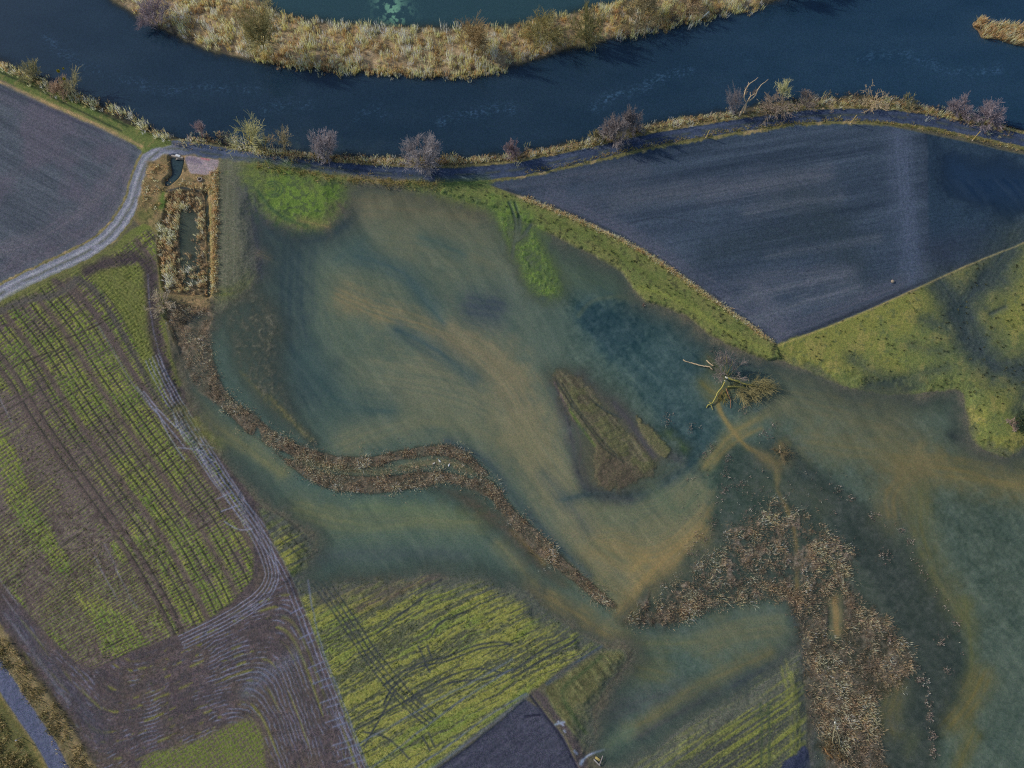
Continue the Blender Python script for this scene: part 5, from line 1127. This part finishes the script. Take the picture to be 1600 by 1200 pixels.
dead('fallen_tree', (1140, 600), 'fallen yellow mossy tree with twiggy crown lying in the flood', 'fallen tree', [
    ('trunk', limbs([[(1134, 590, .55, .16), (1150, 595, .5, .16), (1164, 600, .45, .15), (1182, 604, .4, .12)], [(1137, 604, .3, .14), (1150, 604, .35, .14), (1166, 606, .4, .10)]]), WOODY),
    ('limb', limbs([[(1133, 595, .7, .11), (1128, 606, .6, .11), (1121, 614, .5, .11), (1117, 624, .4, .10), (1113, 630, .3, .10), (1106, 633, .2, .09), (1104, 637, .1, .06)], [(1113, 631, .3, .07), (1108, 628, .3, .06)], [(1111, 633, .3, .06), (1114, 641, .1, .04)]]), WOODY),
    ('limb', limbs([[(1134, 607, .4, .06), (1138, 617, .4, .06), (1141, 624, .3, .05), (1142, 638, .1, .03)], [(1130, 609, .4, .06), (1122, 620, .2, .04)]]), pmat('red_root', (152, 112, 84))),
    ('cut_end', limbs([[(1133, 589.5, .55, .18), (1137, 591, .55, .17)], [(1133, 594, .7, .12), (1133.5, 596, .7, .12)]]), WOODW),
    ('crown', twigfan([[(1160, 600, .5), (1195, 612, .5)], [(1158, 604, .5), (1180, 620, .4)], [(1165, 600, .6), (1200, 596, .8)], [(1180, 604, .5), (1204, 604, .6)], [(1150, 606, .5), (1160, 622, .3)]], 900, 1.5, .55, 5, .013), pmat('twig_yellow', (140, 134, 98))),
    ('crown', twigfan([[(1132, 606, .4), (1124, 622, .2)], [(1133, 606, .4), (1132, 628, .2)]], 140, .9, .4, 6, .012), pmat('twig_olive', (118, 112, 66)))])
dead('fallen_log', (1085, 567), 'long bleached log lying in the flood west of the fallen tree', 'log', [
    ('trunk', limbs([[(1067, 562.5, .15, .09), (1072, 565, .12, .08), (1080, 567, .06, .09), (1092, 570.5, .22, .10), (1102, 572.5, .26, .11), (1110, 573, .3, .12)]]), WOODP), ('branch', limbs([[(1080, 567, .1, .05), (1086, 568, .2, .04)]]), WOODP), ('branch', limbs([[(1108, 573, .3, .1), (1114, 578, .1, .08)]]), WOODP)])
dead('fallen_log', (1108, 567), 'short straight bleached log just right of the long one', 'log', [('trunk', limbs([[(1103.5, 563, .3, .09), (1109, 568, .3, .11), (1114.5, 571.5, .3, .11)]]), WOODP), ('stub', limbs([[(1110, 575, .2, .07), (1114, 579, .0, .05)]]), pmat('dark_wood', (92, 80, 70)))])
w('shrub', (1135, 588), (1138, 558), 52, 'grey twiggy brush standing in the flood above the fallen tree', 'shrub', (110, 104, 104), (128, 124, 80), n0=12, n1=60, n2=260, seed=60, flat=1.3)
dead('snag', (1305, 1150), 'split dead willow with white tip and torn orange wood in the marsh', 'dead tree', [
    ('limb', limbs([[(1304.6, 1130, 1.3, .08), (1305, 1138, 1.2, .08), (1302, 1146, .9, .07), (1301, 1158, .6, .06), (1304, 1166, .3, .06), (1305, 1175, .1, .06)]]), pmat('grey_limb', (128, 126, 104))),
    ('limb', limbs([[(1305, 1138, 1.2, .07), (1308, 1144, .9, .07), (1311, 1153, .6, .06), (1312, 1160, .3, .05), (1310, 1167, .1, .04)]]), pmat('grey_limb', (128, 126, 104))),
    ('cut_end', limbs([[(1304.4, 1128, 1.34, .10), (1304.6, 1130.5, 1.3, .10)]]), WOODW),
    ('root', limbs([[(1288, 1169, .2, .07), (1292, 1176, .2, .12), (1302, 1185, .15, .10)], [(1310, 1180, .2, .11), (1314, 1188, .1, .10)], [(1293, 1178, .2, .1), (1300, 1180, .2, .08)]]), WOODO),
    ('crown', twigfan([[(1304, 1160, .4), (1296, 1182, .2)], [(1308, 1160, .4), (1314, 1184, .2)], [(1302, 1150, .5), (1294, 1166, .2)]], 260, .9, .5, 8, .013), pmat('twig_rust', (98, 87, 66)))])
dead('tree_stump', (1218, 708), 'small willow stump with one white shoot in the brown pool', 'stump', [
    ('trunk', limbs([[(1218.5, 708, -.1, .16), (1218.6, 706, .5, .15)], [(1219, 706, .4, .05), (1218.6, 696, 1.3, .035)]]), WOODP), ('crown', twigfan([[(1219, 708, .3), (1228, 706, .5)], [(1219, 708, .3), (1224, 716, .4)], [(1219, 707, .3), (1210, 704, .5)], [(1219, 707, .3), (1222, 698, .6)]], 220, 1.0, .7, 9, .011), pmat('twig_tan', (110, 101, 80)))])
dead('fallen_log', (1100, 26), 'white broken log sloping into the river on the far bank', 'log', [('trunk', limbs([[(1090, 33.5, .05, .13), (1099, 26, .4, .14), (1107.5, 18, .9, .15)]]), WOODW), ('branch', limbs([[(1099, 26, .5, .06), (1096, 22, .6, .04)]]), WOODP)])
dead('snag', (1123, 6), 'thin bare pale pole of a snag at the top edge of the far bank', 'dead tree', [('trunk', limbs([[(1125, 9, .2, .10), (1122.5, 3, 1.0, .09), (1119, -7, 2.0, .07)]]), WOODP), ('branch', limbs([[(1122.5, 3, 1.0, .05), (1127, -2, 1.6, .03)]]), WOODP)])
# dark evergreen at the right edge
def evergreen(base, r, hgt_, label):
    x, y = px2w(base[0], base[1], .2); z0 = float(hgt(x, y)); rs = np.random.RandomState(77)
    root = empty('evergreen_shrub', (x, y, z0)); tag(root, label, 'shrub')
    v, f = tubes(np.array([[[0, 0, -.1], [.05, 0, hgt_ * .4], [0, .05, hgt_ * .85]]]), np.array([[.14, .1, .04]]), 4); mesh_np('trunk', v, f, pmat('dark_bark', (70, 60, 54)), root)
    n = 5200; d = rs.normal(0, 1, (n, 3)); d /= np.linalg.norm(d, axis=1, keepdims=True)
    lump = .7 + .5 * vn(d[:, 0] * 2.2 + 9, d[:, 1] * 2.2 + d[:, 2] * 1.7 + 5, 3)
    p = d * (rs.uniform(.35, 1, n) ** .5 * lump)[:, None] * np.array([r, r, hgt_ * .55]) + np.array([0, 0, hgt_ * .55])
    a = rs.normal(0, 1, (n, 3)); a /= np.linalg.norm(a, axis=1, keepdims=True); b = np.cross(a, rs.normal(0, 1, (n, 3))); b /= np.linalg.norm(b, axis=1, keepdims=True)
    s = rs.uniform(.05, .12, n)[:, None]
    vv = np.stack([p - a * s, p + b * s * .5, p + a * s, p - b * s * .5], 1).reshape(-1, 3)
    cc = np.array((58, 74, 64)) + rs.normal(0, 12, (n, 1)) + rs.normal(0, 5, (n, 3)); cc = np.repeat(C(np.clip(cc, 20, 160)), 4, 0)
    mesh_np('crown', vv, np.arange(n * 4).reshape(n, 4), MREED, root, False, {'col': cc})
evergreen((1600, 664), 2.6, 2.6, 'dark evergreen shrub cut by the right edge of the meadow')
w('shrub', (1580, 668), (1583, 657), 18, 'small grey bare bush left of the dark evergreen', 'shrub', (128, 116, 112), n0=12, n1=60, n2=300, seed=71)

# ================================================================== small built things
def loft(rings):
    n = len(rings[0]); v = np.concatenate([np.array(r, float) for r in rings]); k = len(rings)
    idx = np.arange(n * k).reshape(k, n); a, b = idx[:-1], idx[1:]
    return v, np.stack([a, np.roll(a, -1, 1), np.roll(b, -1, 1), b], -1).reshape(-1, 4)
def circ(cx, cy, z, r, n=10): return [(cx + r * math.cos(2 * math.pi * i / n), cy + r * math.sin(2 * math.pi * i / n), z) for i in range(n)]
POST = pmat('weathered_post', (168, 150, 92), .85, .2); WHITE = pmat('white_paint', (226, 226, 222), .6, .06); CONC = pmat('old_concrete', (150, 142, 136), .9, .25); DARKM = pmat('dark_metal', (58, 60, 66), .6, .2)
def post(base, top, label, cap=None, mat=POST, r=.075):
    x, y = px2w(base[0], base[1], .5); z = float(hgt(x, y)); dd, h, lx, ly = top_height(base, top, z)
    root = empty('marker_post', (x, y, z)); tag(root, label, 'post', 'marker posts along the tracks')
    v, f = loft([circ(0, 0, -.2, r), circ(lx * .5, ly * .5, h * .5, r * .95), circ(lx, ly, h - .08, r * .9), circ(lx, ly, h - .03, r * .8), circ(lx, ly, h, r * .05)]); mesh_np('shaft', v, f, mat, root)
    if cap:
        v, f = loft([circ(lx, ly, h - .30, r * 1.05), circ(lx, ly, h - .28, r * 1.5), circ(lx, ly, h - .04, r * 1.5), circ(lx, ly, h + .03, r * 1.0), circ(lx, ly, h + .05, r * .1)]); mesh_np('cap', v, f, cap, root)
    else:
        v, f = loft([circ(0, 0, -.05, r * 2.2), circ(0, 0, .06, r * 2.0), circ(0, 0, .10, r * 1.1)]); mesh_np('footing', v, f, CONC, root)
post((420, 262), (414, 250), 'slim yellowish wooden post on the verge below the forked willow')
post((1103.5, 215), (1108.5, 203.5), 'slim yellowish wooden post on the verge below the dead tree')
post((1329, 193), (1338.5, 180), 'slim yellowish wooden post on the verge at the northernmost bend of the track')
post((1520, 219), (1532, 205), 'slim yellowish wooden post nearest the right edge on the track verge')
post((34, 1151), (24, 1157), 'thin grey roadside post with a bright white cap at the bottom left', WHITE, pmat('grey_post', (110, 108, 104)), .05)
# concrete well ring
x, y = px2w(313, 281, .5); z = float(hgt(x, y))
v, f = loft([circ(0, 0, -.2, .42, 20), circ(0, 0, .24, .42, 20), circ(0, 0, .30, .39, 20), circ(0, 0, .30, .31, 20), circ(0, 0, .24, .29, 20), circ(0, 0, -.3, .29, 20)])
o = empty('well_ring', (x, y, z)); tag(o, 'round concrete shaft ring in the grass below the gravel pad', 'well'); mesh_np('rim', v, f, CONC, o)
v, f = loft([circ(0, 0, -.12, .295, 20), circ(0, 0, -.10, .2, 20), circ(0, 0, -.10, .01, 20)]); mesh_np('cover', v, f, DARKM, o)
# culvert ends
def slab(p0, p1, w, z0, z1, bev=.03):
    d = np.array(p1, float) - np.array(p0, float); L = np.linalg.norm(d); d /= L; n = np.array([-d[1], d[0]])
    def rect(i, z): return [(*(np.array(p0) + d * (i) - n * (w / 2 - i)), z), (*(np.array(p1) - d * (i) - n * (w / 2 - i)), z), (*(np.array(p1) - d * (i) + n * (w / 2 - i)), z), (*(np.array(p0) + d * (i) + n * (w / 2 - i)), z)]
    v, f = loft([rect(bev, z0), rect(0, z0 + bev), rect(0, z1 - bev), rect(bev, z1)])
    return v, np.concatenate([f, [[3, 2, 1, 0], [12, 13, 14, 15]]])
a = px2w(268, 243, .5); b = px2w(286, 246.5, .5); mid = ((a[0] + b[0]) / 2, (a[1] + b[1]) / 2, 0)
rel = lambda p: (p[0] - mid[0], p[1] - mid[1])
o = empty('culvert_headwall', mid); tag(o, 'concrete culvert headwall with pale coping at the head of the ditch', 'headwall')
v, f = slab(rel(a), rel(b), .3, -.8, .58); mesh_np('wall', v, f, CONC, o, False)
c0 = px2w(274.5, 242.3, .6); c1 = px2w(281.5, 244.2, .6); v, f = slab(rel(c0), rel(c1), .42, .582, .70); mesh_np('coping', v, f, WHITE, o, False)
th = [(-.17, .45 * math.cos(t), -.15 + .45 * math.sin(t)) for t in np.linspace(0, 2 * math.pi, 16, endpoint=False)]
ring = lambda r, off: [((.45 * 0) + r * math.cos(t), off, -.15 + r * math.sin(t)) for t in np.linspace(0, 2 * math.pi, 18, endpoint=False)]
v, f = loft([ring(.46, -.12), ring(.46, -.42), ring(.38, -.42), ring(.38, -.10)]); mesh_np('pipe', v, f, CONC, o)
a = px2w(271.5, 226, .55); b = px2w(291, 229.5, .55); mid = ((a[0] + b[0]) / 2, (a[1] + b[1]) / 2, 0)
o = empty('handrail', mid); tag(o, 'low dark handrail over the culvert inlet on the river side of the track', 'railing')
A, B = np.array([*rel(a), 1.1]), np.array([*rel(b), 1.1]); pl_ = np.stack([A * (1 - t) + B * t for t in np.linspace(0, 1, 5)])
v, f = tubes(pl_[None], np.full((1, 5), .05), 4); mesh_np('rail', v, f, DARKM, o); v, f = tubes(pl_[None] - np.array([0, 0, .4]), np.full((1, 5), .035), 4); mesh_np('rail', v, f, DARKM, o)
for t in (0, .5, 1):
    p = A * (1 - t) + B * t; v, f = tubes(np.array([[[p[0], p[1], -.3], [p[0], p[1], .4], [p[0], p[1], 1.12]]]), np.full((1, 3), .05), 4); mesh_np('post', v, f, DARKM, o)
# field boulder
rs = np.random.RandomState(3)
def blob(r, sq, seed, n=12, m=8):
    rings = []
    for j in range(m + 1):
        ph = -math.pi / 2 + math.pi * j / m; rr = max(math.cos(ph), .02)
        rings.append([(r * rr * math.cos(2 * math.pi * i / n) * (1 + .22 * float(vn(np.array([i * .7 + seed]), np.array([j * .8]), 5)[0])), r * rr * math.sin(2 * math.pi * i / n) * (1 + .2 * float(vn(np.array([i * .6 + seed]), np.array([j * .9]), 6)[0])), r * sq * math.sin(ph) * (1 + .15 * float(vn(np.array([j * .5]), np.array([i * .5 + seed]), 7)[0]))) for i in range(n)])
    for R in rings: pass
    return loft(rings)
x, y = px2w(1394.5, 440, .35); v, f = blob(.27, .75, 2); o = mesh_np('boulder', v, f, pmat('tan_stone', (132, 122, 112), .9, .3), None); o.location = (x, y, float(hgt(x, y)) + .12); tag(o, 'lone tan boulder near the lower edge of the dark ploughed field', 'boulder')
# timber scraps in the corner of the small field
def plank(p0, p1, wd, tk, label, mat, z=.35, warp=.03):
    a, b = px2w(*p0, z), px2w(*p1, z); a, b = np.array(a), np.array(b); L = np.linalg.norm(b - a); d = (b - a) / L; n = np.array([-d[1], d[0]]); c = (a + b) / 2
    rings = []
    for k, t in enumerate(np.linspace(-.5, .5, 7)):
        e = .85 if k in (0, 6) else 1; zz = warp * math.cos(t * 5)
        sec = [(-wd / 2 * e, -tk / 2), (-wd * .42 * e, -tk / 2 * e), (wd * .42 * e, -tk / 2 * e), (wd / 2 * e, -tk * .3), (wd / 2 * e, tk * .3), (wd * .42 * e, tk / 2 * e), (-wd * .42 * e, tk / 2 * e), (-wd / 2 * e, tk * .3)]
        rings.append([(*(d * t * L + n * s), zz + h) for s, h in sec])
    v, f = loft(rings); f = np.concatenate([f, [[0, 1, 2, 3], [0, 3, 4, 7], [4, 5, 6, 7], [51, 50, 49, 48], [55, 52, 51, 48], [55, 54, 53, 52]]])
    o = mesh_np('plank', v, f, mat, None, False); o.location = (*c, max(float(hgt(*c)), 0) + .18); tag(o, label, 'plank'); return o
plank((930.5, 1183.5), (937.5, 1188.5), .30, .08, 'short yellow plank on top of the scrap timber at the field corner', pmat('yellow_board', (158, 144, 92), .7, .12))
plank((928, 1187), (938, 1197), .16, .06, 'pale grey board lying below the yellow plank', pmat('grey_board', (142, 140, 142), .8, .15))
o = plank((942, 1181), (936.5, 1196), .10, .07, 'thin pale lath lying across the end of the yellow plank', pmat('pale_lath', (140, 134, 138), .8, .15)); o.location.z += .10
# white water birds
def bird(u, v, head, label, s=1.0):
    x, y = px2w(u, v, .05); rings = []
    for t, r, z in ((-.24, .012, .10), (-.20, .04, .09), (-.12, .085, .07), (0, .115, .06), (.09, .10, .07), (.14, .06, .11), (.17, .042, .17), (.185, .040, .21), (.215, .042, .235), (.245, .030, .23), (.265, .014, .222), (.31, .008, .215)):
        rings.append([(t * s, r * s * math.cos(2 * math.pi * i / 10), (z + r * .85 * math.sin(2 * math.pi * i / 10)) * s) for i in range(10)])
    vv, f = loft(rings); o = mesh_np('water_bird', vv, f, pmat('white_plumage', (232, 232, 230), .7, .04)); o.location = (x, y, -.01); o.rotation_euler = (0, 0, head); tag(o, label, 'bird', 'white water birds'); return o
bird(677.5, 724.3, .4, 'small white bird, left one on open water between the two reed bands')
bird(687, 720.3, 2.2, 'brightest white bird on open water between the two reed bands', 1.15)
bird(701.5, 727, 1.2, 'white bird, rightmost between the two reed bands')
bird(770.5, 245.5, 3.0, 'single white bird at the river edge left of the narrow mauve bush')

# ================================================================== light, sky, camera
world = bpy.data.worlds.new('World'); SC.world = world; world.use_nodes = True
nt = world.node_tree; sky = nt.nodes.new('ShaderNodeTexSky'); sky.sky_type = 'NISHITA'; sky.sun_disc = False
EL = math.radians(31); sd = Vector((.94, -.34, 0)).normalized()          # shadows fall to the right and a little down
sky.sun_elevation = EL; sky.sun_rotation = math.atan2(-sd.x, -sd.y)
nt.links.new(sky.outputs[0], nt.nodes['Background'].inputs[0]); nt.nodes['Background'].inputs[1].default_value = .11
L = bpy.data.lights.new('sun', 'SUN'); L.energy = 2.3; L.angle = math.radians(.53); L.color = (1, .93, .82)
so = bpy.data.objects.new('sun', L); COLL.objects.link(so); so.location = (-60, 40, 90)
so.rotation_euler = Vector((sd.x * math.cos(EL), sd.y * math.cos(EL), -math.sin(EL))).to_track_quat('-Z', 'Y').to_euler()
cam = bpy.data.cameras.new('camera'); co = bpy.data.objects.new('camera', cam); COLL.objects.link(co)
co.location = (0, 0, CAMH); co.rotation_euler = (TILT, 0, 0); cam.sensor_width = 36; cam.lens = 36 * F / 1600; cam.clip_end = 12000; cam.clip_start = .5
SC.camera = co
SC.view_settings.view_transform = 'Standard'; SC.view_settings.look = 'None'; SC.view_settings.exposure = 0; SC.view_settings.gamma = 1
SC.cycles.use_denoising = False
SC.cycles.pixel_filter_type = 'BLACKMAN_HARRIS'; SC.cycles.filter_width = 1.15
